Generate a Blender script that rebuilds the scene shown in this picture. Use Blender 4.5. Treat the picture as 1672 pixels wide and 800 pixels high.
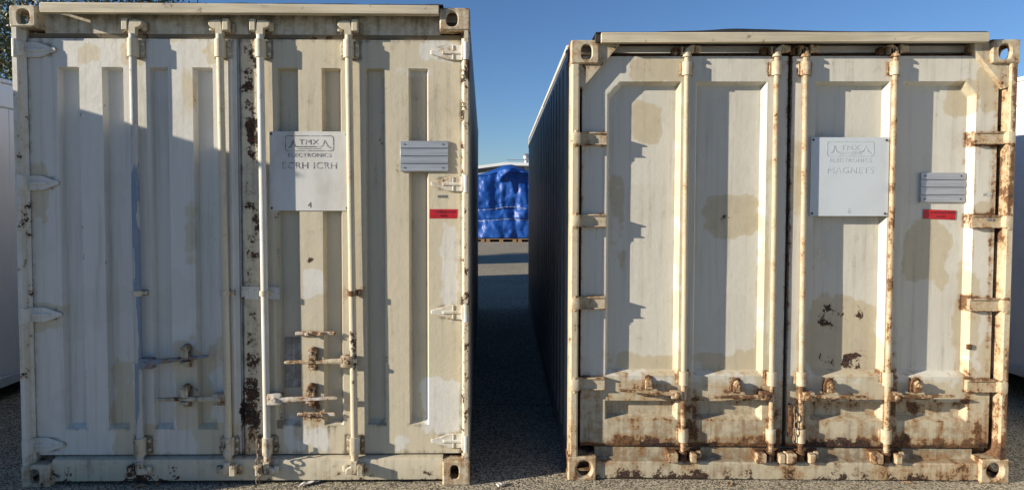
import bpy, bmesh, math, random
import numpy as np
from mathutils import Vector, Matrix

random.seed(7)
for o in list(bpy.data.objects):
    bpy.data.objects.remove(o)
S = bpy.context.scene
COL = S.collection

# ------------------------------------------------------------------ camera
cam = bpy.data.cameras.new("camera")
cam.sensor_width = 36.0
cam.lens = 36.0 * 1083.11 / 1672.0
cam.shift_x = (836 - 807.07) / 1672.0
cam.shift_y = (367.93 - 400) / 1672.0
cam.clip_end = 2000
cam.clip_start = 0.05
camo = bpy.data.objects.new("camera", cam)
COL.objects.link(camo)
camo.matrix_world = (Matrix.Translation((0, 0, 1.5635)) @
                     Matrix.Rotation(math.radians(90) - 0.0375, 4, 'X') @
                     Matrix.Rotation(0.0015, 4, 'Z'))
S.camera = camo

# ------------------------------------------------------------------ sky and sun
SUN_TO = Vector((-3.2, -1.0, 0.92)).normalized()          # direction towards the sun
sun_el = math.asin(SUN_TO.z)
sun_az = math.atan2(SUN_TO.x, SUN_TO.y)                     # clockwise from +Y
world = bpy.data.worlds.new("World")
S.world = world
world.use_nodes = True
wn = world.node_tree
bg = wn.nodes["Background"]
sky = wn.nodes.new("ShaderNodeTexSky")
sky.sky_type = 'NISHITA'
sky.sun_disc = False
sky.sun_elevation = sun_el
sky.sun_rotation = sun_az
sky.altitude = 0
sky.air_density = 1.0
sky.dust_density = 0.0
sky.ozone_density = 5.0
tint = wn.nodes.new("ShaderNodeMix")
tint.data_type = 'RGBA'
tint.blend_type = 'MULTIPLY'
tint.inputs[0].default_value = 1.0
tint.inputs[7].default_value = (1.08, 1.09, 1.20, 1)
wn.links.new(sky.outputs[0], tint.inputs[6])
wn.links.new(tint.outputs[2], bg.inputs[0])
bg.inputs[1].default_value = 0.064
sl = bpy.data.lights.new("sun", 'SUN')
sl.energy = 5.0
sl.angle = math.radians(0.5)
sl.color = (1.0, 0.895, 0.735)
so = bpy.data.objects.new("sun", sl)
COL.objects.link(so)
so.rotation_euler = (-SUN_TO).to_track_quat('-Z', 'Y').to_euler()
so.location = SUN_TO * 60
S.view_settings.view_transform = 'Standard'
S.view_settings.look = 'None'
S.view_settings.gamma = 1.0
S.view_settings.use_curve_mapping = False
S.view_settings.exposure = 0.78
S.cycles.max_bounces = 8
S.cycles.diffuse_bounces = 4

# ------------------------------------------------------------------ numpy noise
def _h(i, j, k):
    n = (i * 374761393 + j * 668265263 + k * 2147483647 + 1013904223) & 0xFFFFFFFF
    n = ((n ^ (n >> 13)) * 1274126177) & 0xFFFFFFFF
    n = n ^ (n >> 16)
    return (n & 0xFFFF) / 65535.0

def vnoise(x, y, z=0.0):
    x, y, z = np.broadcast_arrays(np.asarray(x, float), np.asarray(y, float), np.asarray(z, float))
    i, j, k = np.floor(x).astype(np.int64), np.floor(y).astype(np.int64), np.floor(z).astype(np.int64)
    fx, fy, fz = x - i, y - j, z - k
    fx, fy, fz = [t * t * (3 - 2 * t) for t in (fx, fy, fz)]
    r = 0
    for a in (0, 1):
        for b in (0, 1):
            for c in (0, 1):
                wgt = (fx if a else 1 - fx) * (fy if b else 1 - fy) * (fz if c else 1 - fz)
                r = r + wgt * _h(i + a, j + b, k + c)
    return r

def fbm(x, y, z=0.0, oct=4):
    r, amp, tot = 0, 1.0, 0
    for o_ in range(oct):
        r = r + amp * vnoise(x + 17.3 * o_, y - 9.1 * o_, z + 5.7 * o_)
        tot += amp
        amp *= 0.5
        x, y, z = np.asarray(x) * 2.03, np.asarray(y) * 2.03, np.asarray(z) * 2.03
    return r / tot

def sstep(a, b, x):
    t = np.clip((x - a) / (b - a), 0, 1)
    return t * t * (3 - 2 * t)

# ------------------------------------------------------------------ materials
def new_mat(name):
    m = bpy.data.materials.new(name)
    m.use_nodes = True
    nt = m.node_tree
    return m, nt, nt.nodes["Principled BSDF"]

class N:
    """tiny node builder"""
    def __init__(s, nt):
        s.nt = nt
    def n(s, t, **kw):
        nd = s.nt.nodes.new(t)
        for k, v in kw.items():
            setattr(nd, k, v)
        return nd
    def put(s, sock, v):
        if isinstance(v, bpy.types.NodeSocket):
            s.nt.links.new(v, sock)
        else:
            sock.default_value = v
    def math(s, op, a, b=0.0, c=0.0, clamp=False):
        nd = s.n("ShaderNodeMath", operation=op, use_clamp=clamp)
        for i, v in enumerate((a, b, c)):
            s.put(nd.inputs[i], v)
        return nd.outputs[0]
    def mix(s, f, a, b, blend='MIX'):
        nd = s.n("ShaderNodeMix", data_type='RGBA', blend_type=blend)
        s.put(nd.inputs[0], f)
        s.put(nd.inputs[6], a if isinstance(a, bpy.types.NodeSocket) else (*a, 1))
        s.put(nd.inputs[7], b if isinstance(b, bpy.types.NodeSocket) else (*b, 1))
        return nd.outputs[2]
    def noise(s, vec, scale, detail=4, rough=0.55):
        nd = s.n("ShaderNodeTexNoise")
        s.put(nd.inputs["Vector"], vec)
        nd.inputs["Scale"].default_value = scale
        nd.inputs["Detail"].default_value = detail
        nd.inputs["Roughness"].default_value = rough
        return nd.outputs[0]
    def mapped(s, vec, scale=(1, 1, 1), loc=(0, 0, 0)):
        nd = s.n("ShaderNodeMapping")
        s.put(nd.inputs["Vector"], vec)
        nd.inputs["Scale"].default_value = scale
        nd.inputs["Location"].default_value = loc
        return nd.outputs[0]
    def step(s, x, lo, hi):
        nd = s.n("ShaderNodeMapRange", interpolation_type='SMOOTHSTEP')
        s.put(nd.inputs[0], x)
        nd.inputs[1].default_value = lo
        nd.inputs[2].default_value = hi
        return nd.outputs[0]
    def obj(s):
        return s.n("ShaderNodeTexCoord").outputs["Object"]
    def bump(s, h, strength, dist):
        nd = s.n("ShaderNodeBump")
        nd.inputs["Strength"].default_value = strength
        nd.inputs["Distance"].default_value = dist
        s.put(nd.inputs["Height"], h)
        return nd.outputs[0]

def paint_mat(name, white, tan, off=(0, 0, 0), rusty=1.0):
    """old sprayed and brushed steel paint; masks come with the mesh (tan coat, rust, chips, grime)"""
    m, nt, P = new_mat(name)
    g = N(nt)
    co = g.mapped(g.obj(), (1, 1, 1), off)
    at = g.n("ShaderNodeAttribute", attribute_name="wear")
    sep = g.n("ShaderNodeSeparateColor")
    nt.links.new(at.outputs["Color"], sep.inputs[0])
    tanm, rust, chip, dirt = sep.outputs[0], sep.outputs[1], sep.outputs[2], at.outputs["Alpha"]
    n_big = g.noise(co, 2.6, 3)
    n_mid = g.noise(co, 14, 4, 0.62)
    n_fine = g.noise(co, 75, 3, 0.65)
    streak = g.noise(g.mapped(co, (30, 30, 1.3)), 1.0, 4, 0.6)
    cm = g.math('SUBTRACT', n_mid, 0.5)
    cf = g.math('SUBTRACT', n_fine, 0.5)
    cs = g.math('SUBTRACT', streak, 0.5)
    # coats of paint, one lapping over the other
    t = g.math('MULTIPLY_ADD', cm, 0.75, tanm)
    t = g.math('MULTIPLY_ADD', cf, 0.22, t)
    t = g.math('MULTIPLY_ADD', cs, 0.20, t)
    coat = g.step(t, 0.34, 0.62)
    col = g.mix(coat, white, tan)
    col = g.mix(g.math('MULTIPLY', g.step(t, 0.85, 1.15), 0.32), col, tuple(c * 0.74 for c in tan))
    # roller marks, fading and grime
    t2 = g.math('MULTIPLY_ADD', cf, 0.10, n_big)
    col = g.mix(g.math('MULTIPLY', g.step(t2, 0.53, 0.56), 0.13), col, (0.40, 0.37, 0.30))
    col = g.mix(g.math('MULTIPLY', g.step(streak, 0.46, 0.8), 0.40), col, (0.30, 0.27, 0.21))
    dm = g.math('MULTIPLY_ADD', cm, 1.1, dirt)
    dm = g.math('MULTIPLY_ADD', cs, 0.9, dm)
    dm = g.math('MULTIPLY_ADD', cf, 0.4, dm)
    col = g.mix(g.math('MULTIPLY', g.step(dm, 0.28, 1.0), 0.8), col, (0.10, 0.082, 0.058))
    # rust: soft stain first, scale in the middle of it
    rust = g.math('MULTIPLY', rust, rusty)
    rn = g.math('MULTIPLY_ADD', cm, 1.3, rust)
    rn = g.math('MULTIPLY_ADD', cf, 0.8, rn)
    rn = g.math('MULTIPLY_ADD', cs, 0.7, rn)
    gate = g.step(rust, 0.03, 0.2)
    halo = g.math('MULTIPLY', g.step(rn, 0.24, 0.72), gate)
    col = g.mix(g.math('MULTIPLY', halo, 0.66), col, (0.35, 0.188, 0.066))
    core = g.math('MULTIPLY', g.step(rn, 0.58, 0.74), gate)
    rcol = g.mix(g.step(n_fine, 0.35, 0.62), (0.030, 0.018, 0.012), (0.155, 0.072, 0.032))
    col = g.mix(g.math('MULTIPLY', core, 0.92), col, rcol)
    # chips down to dark primer
    cn = g.math('MULTIPLY_ADD', cm, 2.2, chip)
    cn = g.math('MULTIPLY_ADD', cf, 1.1, cn)
    chm = g.math('MULTIPLY', g.step(cn, 0.50, 0.68), g.step(chip, 0.04, 0.15))
    chcol = g.mix(g.step(n_fine, 0.45, 0.6), (0.022, 0.018, 0.016), (0.085, 0.040, 0.024))
    col = g.mix(chm, col, chcol)
    nt.links.new(col, P.inputs["Base Color"])
    ro = g.math('MULTIPLY_ADD', n_mid, 0.25, 0.42)
    ro = g.math('MAXIMUM', ro, g.math('MULTIPLY', g.math('MAXIMUM', core, chm), 0.92))
    nt.links.new(ro, P.inputs["Roughness"])
    P.inputs["Specular IOR Level"].default_value = 0.32
    hb = g.noise(co, 24, 4, 0.62)
    nt.links.new(g.bump(hb, 0.6, 0.0028), P.inputs["Normal"])
    return m

def plain_mat(name, col, rough=0.6, metal=0.0, var=0.15, scale=20, bump=0.3, dist=0.002, col2=None, stretch=(1, 1, 1)):
    m, nt, P = new_mat(name)
    g = N(nt)
    co = g.mapped(g.obj(), stretch)
    a = g.noise(co, scale, 5, 0.6)
    b = g.noise(co, scale * 6, 3, 0.6)
    c2 = col2 or tuple(c * (1 - 2.5 * var) for c in col)
    c = g.mix(g.step(a, 0.35, 0.75), col, c2)
    c = g.mix(g.math('MULTIPLY', g.step(b, 0.55, 0.75), var), c, tuple(x * 0.4 for x in col))
    nt.links.new(c, P.inputs["Base Color"])
    P.inputs["Roughness"].default_value = rough
    P.inputs["Metallic"].default_value = metal
    nt.links.new(g.bump(g.math('ADD', a, g.math('MULTIPLY', b, 0.5)), bump, dist), P.inputs["Normal"])
    return m

def asphalt_mat():
    m, nt, P = new_mat("asphalt")
    g = N(nt)
    co = g.obj()
    v = g.n("ShaderNodeTexVoronoi", feature='F1')
    nt.links.new(co, v.inputs["Vector"])
    v.inputs["Scale"].default_value = 130
    vs = g.n("ShaderNodeSeparateColor")
    nt.links.new(v.outputs["Color"], vs.inputs[0])
    big = g.noise(co, 0.6, 5)
    mid = g.noise(co, 9, 4)
    c = g.mix(g.step(vs.outputs[0], 0.25, 0.8), (0.10, 0.088, 0.066), (0.50, 0.445, 0.335))
    c = g.mix(g.math('MULTIPLY', g.step(vs.outputs[1], 0.86, 0.97), 0.7), c, (0.70, 0.64, 0.50))
    c = g.mix(g.math('MULTIPLY', g.step(big, 0.4, 0.7), 0.4), c, (0.21, 0.188, 0.145))
    c = g.mix(g.math('MULTIPLY', g.step(mid, 0.5, 0.8), 0.3), c, (0.38, 0.34, 0.26))
    nt.links.new(c, P.inputs["Base Color"])
    P.inputs["Roughness"].default_value = 0.95
    P.inputs["Specular IOR Level"].default_value = 0.05
    h = g.math('SUBTRACT', 1.0, v.outputs["Distance"])
    h = g.math('ADD', g.math('MULTIPLY', h, 0.8), g.math('MULTIPLY', g.noise(co, 60, 4), 0.7))
    nt.links.new(g.bump(h, 0.8, 0.004), P.inputs["Normal"])
    return m

def wood_mat():
    m, nt, P = new_mat("weathered_board")
    g = N(nt)
    co = g.obj()
    a = g.noise(g.mapped(co, (1.2, 22, 26)), 1.0, 5, 0.65)
    b = g.noise(g.mapped(co, (4, 30, 30)), 1.0, 4, 0.6)
    big = g.noise(co, 2.5, 3)
    c = g.mix(g.step(a, 0.35, 0.7), (0.58, 0.52, 0.39), (0.38, 0.33, 0.23))
    c = g.mix(g.math('MULTIPLY', g.step(b, 0.58, 0.75), 0.5), c, (0.22, 0.18, 0.12))
    c = g.mix(g.math('MULTIPLY', g.step(big, 0.45, 0.7), 0.6), c, (0.33, 0.30, 0.23))
    c = g.mix(g.math('MULTIPLY', g.step(g.noise(co, 16, 4, 0.7), 0.62, 0.72), 0.7), c, (0.13, 0.10, 0.07))
    nt.links.new(c, P.inputs["Base Color"])
    P.inputs["Roughness"].default_value = 0.75
    nt.links.new(g.bump(g.math('ADD', a, b), 0.4, 0.003), P.inputs["Normal"])
    return m

def fade_ink(name, ink, ground, lo, hi, scale=26):
    m, nt, P = new_mat(name)
    g = N(nt)
    n1 = g.noise(g.obj(), scale, 4, 0.6)
    c = g.mix(g.step(n1, lo, hi), ink, ground)
    nt.links.new(c, P.inputs["Base Color"])
    P.inputs["Roughness"].default_value = 0.6
    return m

def tarp_mat():
    m, nt, P = new_mat("blue_tarp")
    g = N(nt)
    co = g.obj()
    a = g.noise(g.mapped(co, (3, 3, 1.3)), 1.0, 4)
    c = g.mix(a, (0.004, 0.050, 0.25), (0.009, 0.085, 0.38))
    nt.links.new(c, P.inputs["Base Color"])
    P.inputs["Roughness"].default_value = 0.46
    P.inputs["Specular IOR Level"].default_value = 0.45
    w1 = g.noise(g.mapped(co, (5, 5, 2)), 1.0, 5, 0.6)
    nt.links.new(g.bump(w1, 0.3, 0.03), P.inputs["Normal"])
    return m

MAT = {
    'paintA': paint_mat("cream_steel_paint", (0.61, 0.60, 0.55), (0.545, 0.49, 0.365)),
    'paintB': paint_mat("grey_cream_steel_paint", (0.545, 0.53, 0.465), (0.47, 0.415, 0.30), (7.3, 2.1, 4.4), 1.16),
    'paintBlue': paint_mat("blue_grey_steel_paint", (0.18, 0.245, 0.33), (0.46, 0.46, 0.44), (3, 1, 9)),
    'dark': plain_mat("dark_shade_brown", (0.03, 0.02, 0.016), 0.9, 0, 0.2, 30),  # shade painted in on the header lip; also colours the floor deck
    'rubber': plain_mat("black_rubber_gasket", (0.02, 0.02, 0.021), 0.7, 0, 0.2, 30),
    'side': plain_mat("grey_side_paint", (0.20, 0.20, 0.195), 0.45, 0, 0.12, 4, 0.2, 0.003),
    'felt': plain_mat("black_roof_felt", (0.022, 0.022, 0.024), 0.85, 0, 0.2, 15),
    'membrane': plain_mat("pale_roof_membrane", (0.6, 0.58, 0.53), 0.7, 0, 0.12, 6),
    'wood': wood_mat(),
    'plateA': plain_mat("dirty_white_sign_plate", (0.60, 0.60, 0.58), 0.5, 0, 0.10, 7, 0.1, 0.001, (0.47, 0.46, 0.42), (1, 1, 0.6)),
    'plateB': plain_mat("faded_blue_grey_sign_plate", (0.50, 0.55, 0.585), 0.55, 0, 0.05, 5, 0.1, 0.001, (0.46, 0.505, 0.53)),
    'alu': plain_mat("dull_aluminium", (0.43, 0.45, 0.47), 0.45, 0.5, 0.10, 9, 0.12, 0.001, None, (0.4, 1, 9)),
    'bolt': plain_mat("dark_screw", (0.05, 0.035, 0.03), 0.6, 0.5, 0.2, 60),
    'ink': fade_ink("worn_black_ink", (0.13, 0.135, 0.14), (0.55, 0.55, 0.53), 0.48, 0.72),
    'inkpale': fade_ink("bleached_grey_ink", (0.40, 0.44, 0.465), (0.49, 0.54, 0.57), 0.38, 0.62),
    'red': plain_mat("red_sticker", (0.46, 0.012, 0.022), 0.4, 0, 0.12, 30, 0.1, 0.0005),
    'redink': plain_mat("sticker_ink", (0.05, 0.006, 0.008), 0.6, 0, 0.1, 30),
    'asphalt': asphalt_mat(),
    'tarp': tarp_mat(),
    'rope': plain_mat("white_rope", (0.36, 0.40, 0.5), 0.7, 0, 0.1, 30),
    'whitebox': plain_mat("white_panel_paint", (0.84, 0.84, 0.83), 0.35, 0, 0.03, 2, 0.06, 0.002),
    'whitetrim': plain_mat("grey_white_trim", (0.60, 0.61, 0.62), 0.45, 0, 0.05, 4),
    'under': plain_mat("black_chassis", (0.03, 0.03, 0.032), 0.7, 0, 0.2, 12),
    'pallet': plain_mat("pallet_wood", (0.33, 0.20, 0.10), 0.8, 0, 0.15, 12),
    'bark': plain_mat("bark", (0.09, 0.065, 0.045), 0.9, 0, 0.2, 12, 0.8, 0.02),
    'galv': plain_mat("galvanised_vent", (0.45, 0.46, 0.47), 0.4, 0.6, 0.1, 8),
    'paper': plain_mat("pale_litter", (0.62, 0.60, 0.55), 0.8, 0, 0.1, 30),
    'chain': plain_mat("rusty_chain_steel", (0.34, 0.27, 0.19), 0.6, 0.3, 0.25, 40, 0.4, 0.001, (0.12, 0.06, 0.03)),
    'joint': plain_mat("worn_line", (0.16, 0.155, 0.145), 0.85, 0, 0.2, 20),
}

def leaf_mat():
    m, nt, P = new_mat("olive_leaves")
    g = N(nt)
    n1 = g.noise(g.obj(), 1.4, 3)
    n2 = g.noise(g.obj(), 11, 2)
    c = g.mix(g.step(n1, 0.35, 0.65), (0.035, 0.05, 0.018), (0.085, 0.10, 0.035))
    c = g.mix(g.math('MULTIPLY', g.step(n2, 0.55, 0.75), 0.6), c, (0.14, 0.14, 0.055))
    nt.links.new(c, P.inputs["Base Color"])
    P.inputs["Roughness"].default_value = 0.55
    return m
MAT['leaf'] = leaf_mat()

# ------------------------------------------------------------------ mesh building
class MB:
    def __init__(s):
        s.v, s.f = [], []
    def add(s, vs, fs):
        b = len(s.v)
        s.v += [tuple(map(float, p)) for p in vs]
        s.f += [tuple(i + b for i in f) for f in fs]
        return s
    def sweep(s, prof, axis, a0, a1, res=0.05, cap=True, close=True):
        """2-D profile swept along an axis: x -> (y,z), y -> (x,z), z -> (x,y)"""
        n = max(1, int(abs(a1 - a0) / res))
        P = len(prof)
        vs, fs = [], []
        for k in range(n + 1):
            t = a0 + (a1 - a0) * k / n
            for (p, q) in prof:
                vs.append({'x': (t, p, q), 'y': (p, t, q), 'z': (p, q, t)}[axis])
        for k in range(n):
            for i in range(P if close else P - 1):
                j = (i + 1) % P
                fs.append((k * P + i, k * P + j, (k + 1) * P + j, (k + 1) * P + i))
        if cap and close:
            fs.append(tuple(range(P - 1, -1, -1)))
            fs.append(tuple(n * P + i for i in range(P)))
        return s.add(vs, fs)
    def tube(s, p0, p1, r0, r1=None, seg=14, res=0.06, cap=True):
        r1 = r0 if r1 is None else r1
        p0, p1 = Vector(p0), Vector(p1)
        d = (p1 - p0)
        L = d.length
        d.normalize()
        a = d.orthogonal().normalized()
        b = d.cross(a)
        n = max(1, int(L / res))
        vs, fs = [], []
        for k in range(n + 1):
            c = p0 + (p1 - p0) * k / n
            r = r0 + (r1 - r0) * k / n
            for i in range(seg):
                t = 2 * math.pi * i / seg
                vs.append(c + (a * math.cos(t) + b * math.sin(t)) * r)
        for k in range(n):
            for i in range(seg):
                j = (i + 1) % seg
                fs.append((k * seg + i, k * seg + j, (k + 1) * seg + j, (k + 1) * seg + i))
        if cap:
            fs.append(tuple(range(seg - 1, -1, -1)))
            fs.append(tuple(n * seg + i for i in range(seg)))
        return s.add(vs, fs)
    def bbox(s, x0, x1, y0, y1, z0, z1, b=0.003, seg=1, rot=None):
        bm = bmesh.new()
        bmesh.ops.create_cube(bm, size=1.0)
        sx, sy, sz = x1 - x0, y1 - y0, z1 - z0
        for v in bm.verts:
            v.co = Vector((v.co.x * sx, v.co.y * sy, v.co.z * sz))
        if b > 0:
            bmesh.ops.bevel(bm, geom=list(bm.edges), offset=min(b, 0.45 * min(sx, sy, sz)), segments=seg,
                            affect='EDGES', profile=0.5)
        c = Vector(((x0 + x1) / 2, (y0 + y1) / 2, (z0 + z1) / 2))
        if rot is not None:
            bmesh.ops.transform(bm, matrix=rot.to_4x4(), verts=bm.verts)
        bm.verts.index_update()
        s.add([v.co + c for v in bm.verts], [tuple(v.index for v in f.verts) for f in bm.faces])
        bm.free()
        return s
    def gbox(s, x0, x1, y0, y1, z0, z1, res=0.03):
        """plain box with a gridded front (y0), so that wear masks have room"""
        xs = np.linspace(x0, x1, max(2, int((x1 - x0) / res) + 1))
        zs = np.linspace(z0, z1, max(2, int((z1 - z0) / res) + 1))
        return s.hf(xs, zs, lambda X, Z: np.full_like(X, y0), y1)
    def hf(s, xs, zs, W, yback):
        """front surface y = W(x, z) over a grid, with rim and back"""
        nx, nz = len(xs), len(zs)
        X, Z = np.meshgrid(xs, zs)
        Y = W(X, Z)
        vs = np.stack([X, Y, Z], -1).reshape(-1, 3)
        i = np.arange(nx - 1)
        fs = []
        for k in range(nz - 1):
            for a in range(nx - 1):
                q = k * nx + a
                fs.append((q, q + 1, q + nx + 1, q + nx))
        b = len(vs)
        rim = [k for k in range(nx)] + [k * nx + nx - 1 for k in range(1, nz)] + \
              [(nz - 1) * nx + k for k in range(nx - 2, -1, -1)] + [k * nx for k in range(nz - 2, 0, -1)]
        bv = [(vs[r][0], yback, vs[r][2]) for r in rim]
        R = len(rim)
        for k in range(R):
            j = (k + 1) % R
            fs.append((rim[j], rim[k], b + k, b + j))
        fs.append(tuple(b + k for k in range(R)))
        return s.add(list(vs) + bv, fs)
    def poly(s, pts, y0, y1, b=0.0):
        """outline in (x, z) extruded from y0 (front) to y1; optional front chamfer by scaling"""
        P = len(pts)
        cx = sum(p[0] for p in pts) / P
        cz = sum(p[1] for p in pts) / P
        def inset(p):
            dx, dz = p[0] - cx, p[1] - cz
            L = math.hypot(dx, dz) or 1
            return (p[0] - dx / L * b, p[1] - dz / L * b)
        vs = [(x, y1, z) for x, z in pts] + [(x, y0 + b, z) for x, z in pts] + \
             [(*[inset(p)[0]], y0, inset(p)[1]) for p in pts]
        fs = [tuple(range(P))]
        for k in range(2):
            for i in range(P):
                j = (i + 1) % P
                fs.append((k * P + j, k * P + i, (k + 1) * P + i, (k + 1) * P + j))
        fs.append(tuple(2 * P + i for i in range(P - 1, -1, -1)))
        return s.add(vs, fs)
    def build(s, name, mat, parent=None, wear=None, smooth=38, thing=None):
        me = bpy.data.meshes.new(name)
        me.from_pydata(s.v, [], s.f)
        bm = bmesh.new()
        bm.from_mesh(me)
        bmesh.ops.recalc_face_normals(bm, faces=bm.faces)
        bm.to_mesh(me)
        bm.free()
        if smooth:
            me.polygons.foreach_set("use_smooth", [True] * len(me.polygons))
            me.set_sharp_from_angle(angle=math.radians(smooth))
        me.materials.append(MAT[mat] if isinstance(mat, str) else mat)
        if wear is not None:
            P = np.array(s.v)
            t, r, c, d = [np.broadcast_to(np.asarray(a, float), (len(P),)) for a in wear(P[:, 0], P[:, 2], P[:, 1])]
            at = me.attributes.new("wear", 'FLOAT_COLOR', 'POINT')
            at.data.foreach_set("color", np.clip(np.stack([t, r, c, d], -1), 0, 1.2).astype(np.float32).ravel())
        me.update()
        o = bpy.data.objects.new(name, me)
        COL.objects.link(o)
        if parent is not None:
            o.parent = parent
        return o

def tag(o, label=None, cat=None, group=None, kind=None):
    for k, v in (("label", label), ("category", cat), ("group", group), ("kind", kind)):
        if v:
            o[k] = v
    return o

def empty(name, loc, rz=0.0):
    o = bpy.data.objects.new(name, None)
    o.empty_display_size = 0.3
    COL.objects.link(o)
    o.location = loc
    o.rotation_euler = (0, 0, rz)
    return o

def grid(a, b, res, extra=()):
    n = max(2, int(round((b - a) / res)) + 1)
    g = list(np.linspace(a, b, n))
    ex = [e for e in extra if a < e < b]
    g = [x for x in g if all(abs(x - e) > res * 0.3 for e in ex) or x in (g[0], g[-1])]
    return np.array(sorted(set(np.round(g + ex, 5))))

# ------------------------------------------------------------------ wear masks
def blob(u, v, u0, u1, v0, v1, seed, soft=0.03, rag=0.06):
    """ragged rounded patch: 1 inside, 0 outside"""
    cu, cv, hu, hv = (u0 + u1) / 2, (v0 + v1) / 2, (u1 - u0) / 2, (v1 - v0) / 2
    q = np.maximum(np.abs(u - cu) - hu * 0.55, 0) / (hu * 0.45 + 1e-6), np.maximum(np.abs(v - cv) - hv * 0.55, 0) / (hv * 0.45 + 1e-6)
    d = (np.hypot(*q) - 1) * min(hu, hv) * 0.45
    d = d + ((fbm(u * 6 + seed * 3.1, v * 6 - seed * 1.7, seed, 2) - 0.5) * 2.2 + (fbm(u * 30 + seed, v * 22, seed, 3) - 0.5) * 1.0) * rag
    return 1 - sstep(-soft, soft, d)

def apply(base, u, v, patches, rag=0.05):
    t = np.array(np.broadcast_to(base, u.shape), float)
    for k, (u0, u1, v0, v1, val) in enumerate(patches):
        b = blob(u, v, u0, u1, v0, v1, k + 1, 0.022, min(rag, 0.42 * min(u1 - u0, v1 - v0)))
        t = t * (1 - b) + val * b
    return t

def drips(u, v, v_top, length, seed, dens=30.0):
    """run marks below a level"""
    n1 = vnoise(u * dens, seed * 7.7)
    n2 = vnoise(u * dens * 2.7, seed * 3.3)
    ln = length * (0.25 + 1.1 * n1 * n2 * 1.6)
    return sstep(0.35, 0.75, 0.6 * n1 + 0.4 * n2) * np.clip(1 - (v_top - v) / ln, 0, 1) * (v <= v_top)

def rim(u, v, u0, u1, v0, v1, wd=0.008):
    """thin line of grime round a bolted-on rectangle"""
    dx = np.maximum(np.maximum(u0 - u, u - u1), 0)
    dz = np.maximum(np.maximum(v0 - v, v - v1), 0)
    return np.exp(-(np.hypot(dx, dz) / wd) ** 2)

TAN_A = [
    (0.543, 0.667, 2.293, 2.412, 0.9),
    (0.330, 0.431, 2.306, 2.392, 0.7),
    (0.878, 0.928, 2.049, 2.248, 0.85),
    (1.021, 1.129, 2.294, 2.433, 0.9),
    (0.809, 0.892, 2.419, 2.452, 0.8),
    (0.017, 0.144, 1.408, 1.718, 0.85),
    (-0.005, 0.198, 0.837, 0.988, 0.7),
    (0.452, 0.523, 0.461, 0.648, 0.8),
    (0.455, 0.596, 0.307, 0.647, 0.8),
    (0.495, 0.717, 0.142, 0.339, 0.75),
    (0.810, 0.962, 0.287, 0.832, 0.85),
    (0.885, 0.933, 1.221, 1.490, 0.8),
    (0.949, 1.155, 0.148, 0.336, 0.75),
    (0.957, 1.112, 0.577, 0.780, 0.6),
    (2.182, 2.356, 2.336, 2.416, 0.1),
    (2.220, 2.355, 1.990, 2.144, 1.05),
    (2.283, 2.352, 0.996, 1.460, 0.1),
    (1.528, 1.637, 1.050, 1.185, 0.1),
    (2.171, 2.383, 0.277, 0.551, 0.1),
    (1.551, 1.662, 0.154, 0.315, 0.05),
    (2.027, 2.096, 0.164, 0.243, 0.1),
    (1.423, 1.526, 0.179, 0.333, 0.2),
    (1.749, 1.800, 2.295, 2.434, 0.95),
    (1.481, 1.573, 0.505, 0.846, 0.8),
    (2.065, 2.215, 2.240, 2.283, 0.4),
]
RUST_A = [
    (1.451, 1.701, 0.792, 0.846, 0.55),
    (1.513, 1.616, 0.591, 0.761, 0.45),
    (1.492, 1.624, 0.316, 0.556, 0.55),
    (1.169, 1.273, 0.147, 0.335, 0.5),
    (1.736, 1.872, 1.022, 1.083, 0.5),
]
CHIP_A = [
    (1.210, 1.264, 2.156, 2.222, 0.6),
    (1.216, 1.295, 1.657, 2.056, 0.75),
    (1.244, 1.293, 1.338, 1.473, 0.9),
    (1.200, 1.285, 1.085, 1.389, 0.5),
    (1.205, 1.279, 0.301, 0.780, 0.55),
    (1.174, 1.276, 0.284, 0.575, 0.8),
    (1.205, 1.301, 2.255, 2.453, 0.4),
    (1.554, 1.578, 1.219, 1.246, 0.8),
]
TAN_B = [
    (0.362, 0.534, 1.869, 2.118, 0.95),
    (0.383, 0.628, 2.238, 2.359, 0.85),
    (0.795, 1.046, 1.394, 1.586, 1.0),
    (0.602, 0.629, 0.614, 2.203, 0.8),
    (1.073, 1.115, 0.615, 1.552, 0.8),
    (0.775, 1.120, 0.593, 0.685, 0.8),
    (0.234, 0.318, 1.242, 1.656, 0.75),
    (0.255, 0.601, 0.592, 0.691, 0.85),
    (1.377, 1.768, 0.594, 1.020, 1.0),
    (1.903, 2.142, 1.096, 1.413, 0.95),
    (2.139, 2.257, 2.069, 2.231, 0.9),
    (2.261, 2.370, 2.068, 2.271, 1.0),
    (2.276, 2.383, 1.475, 1.550, 0.9),
    (2.192, 2.275, 0.477, 1.241, 0.85),
    (2.306, 2.404, 0.575, 0.756, 0.95),
    (1.411, 1.427, 1.826, 1.928, 0.6),
    (1.229, 1.306, 1.483, 1.996, 0.6),
    (1.283, 1.323, 0.193, 0.964, 0.7),
    (0.222, 0.622, 0.175, 0.318, 0.7),
    (0.745, 1.125, 0.177, 0.319, 0.7),
    (1.404, 1.782, 0.179, 0.321, 0.75),
    (1.923, 2.195, 0.181, 0.323, 0.75),
]
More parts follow.
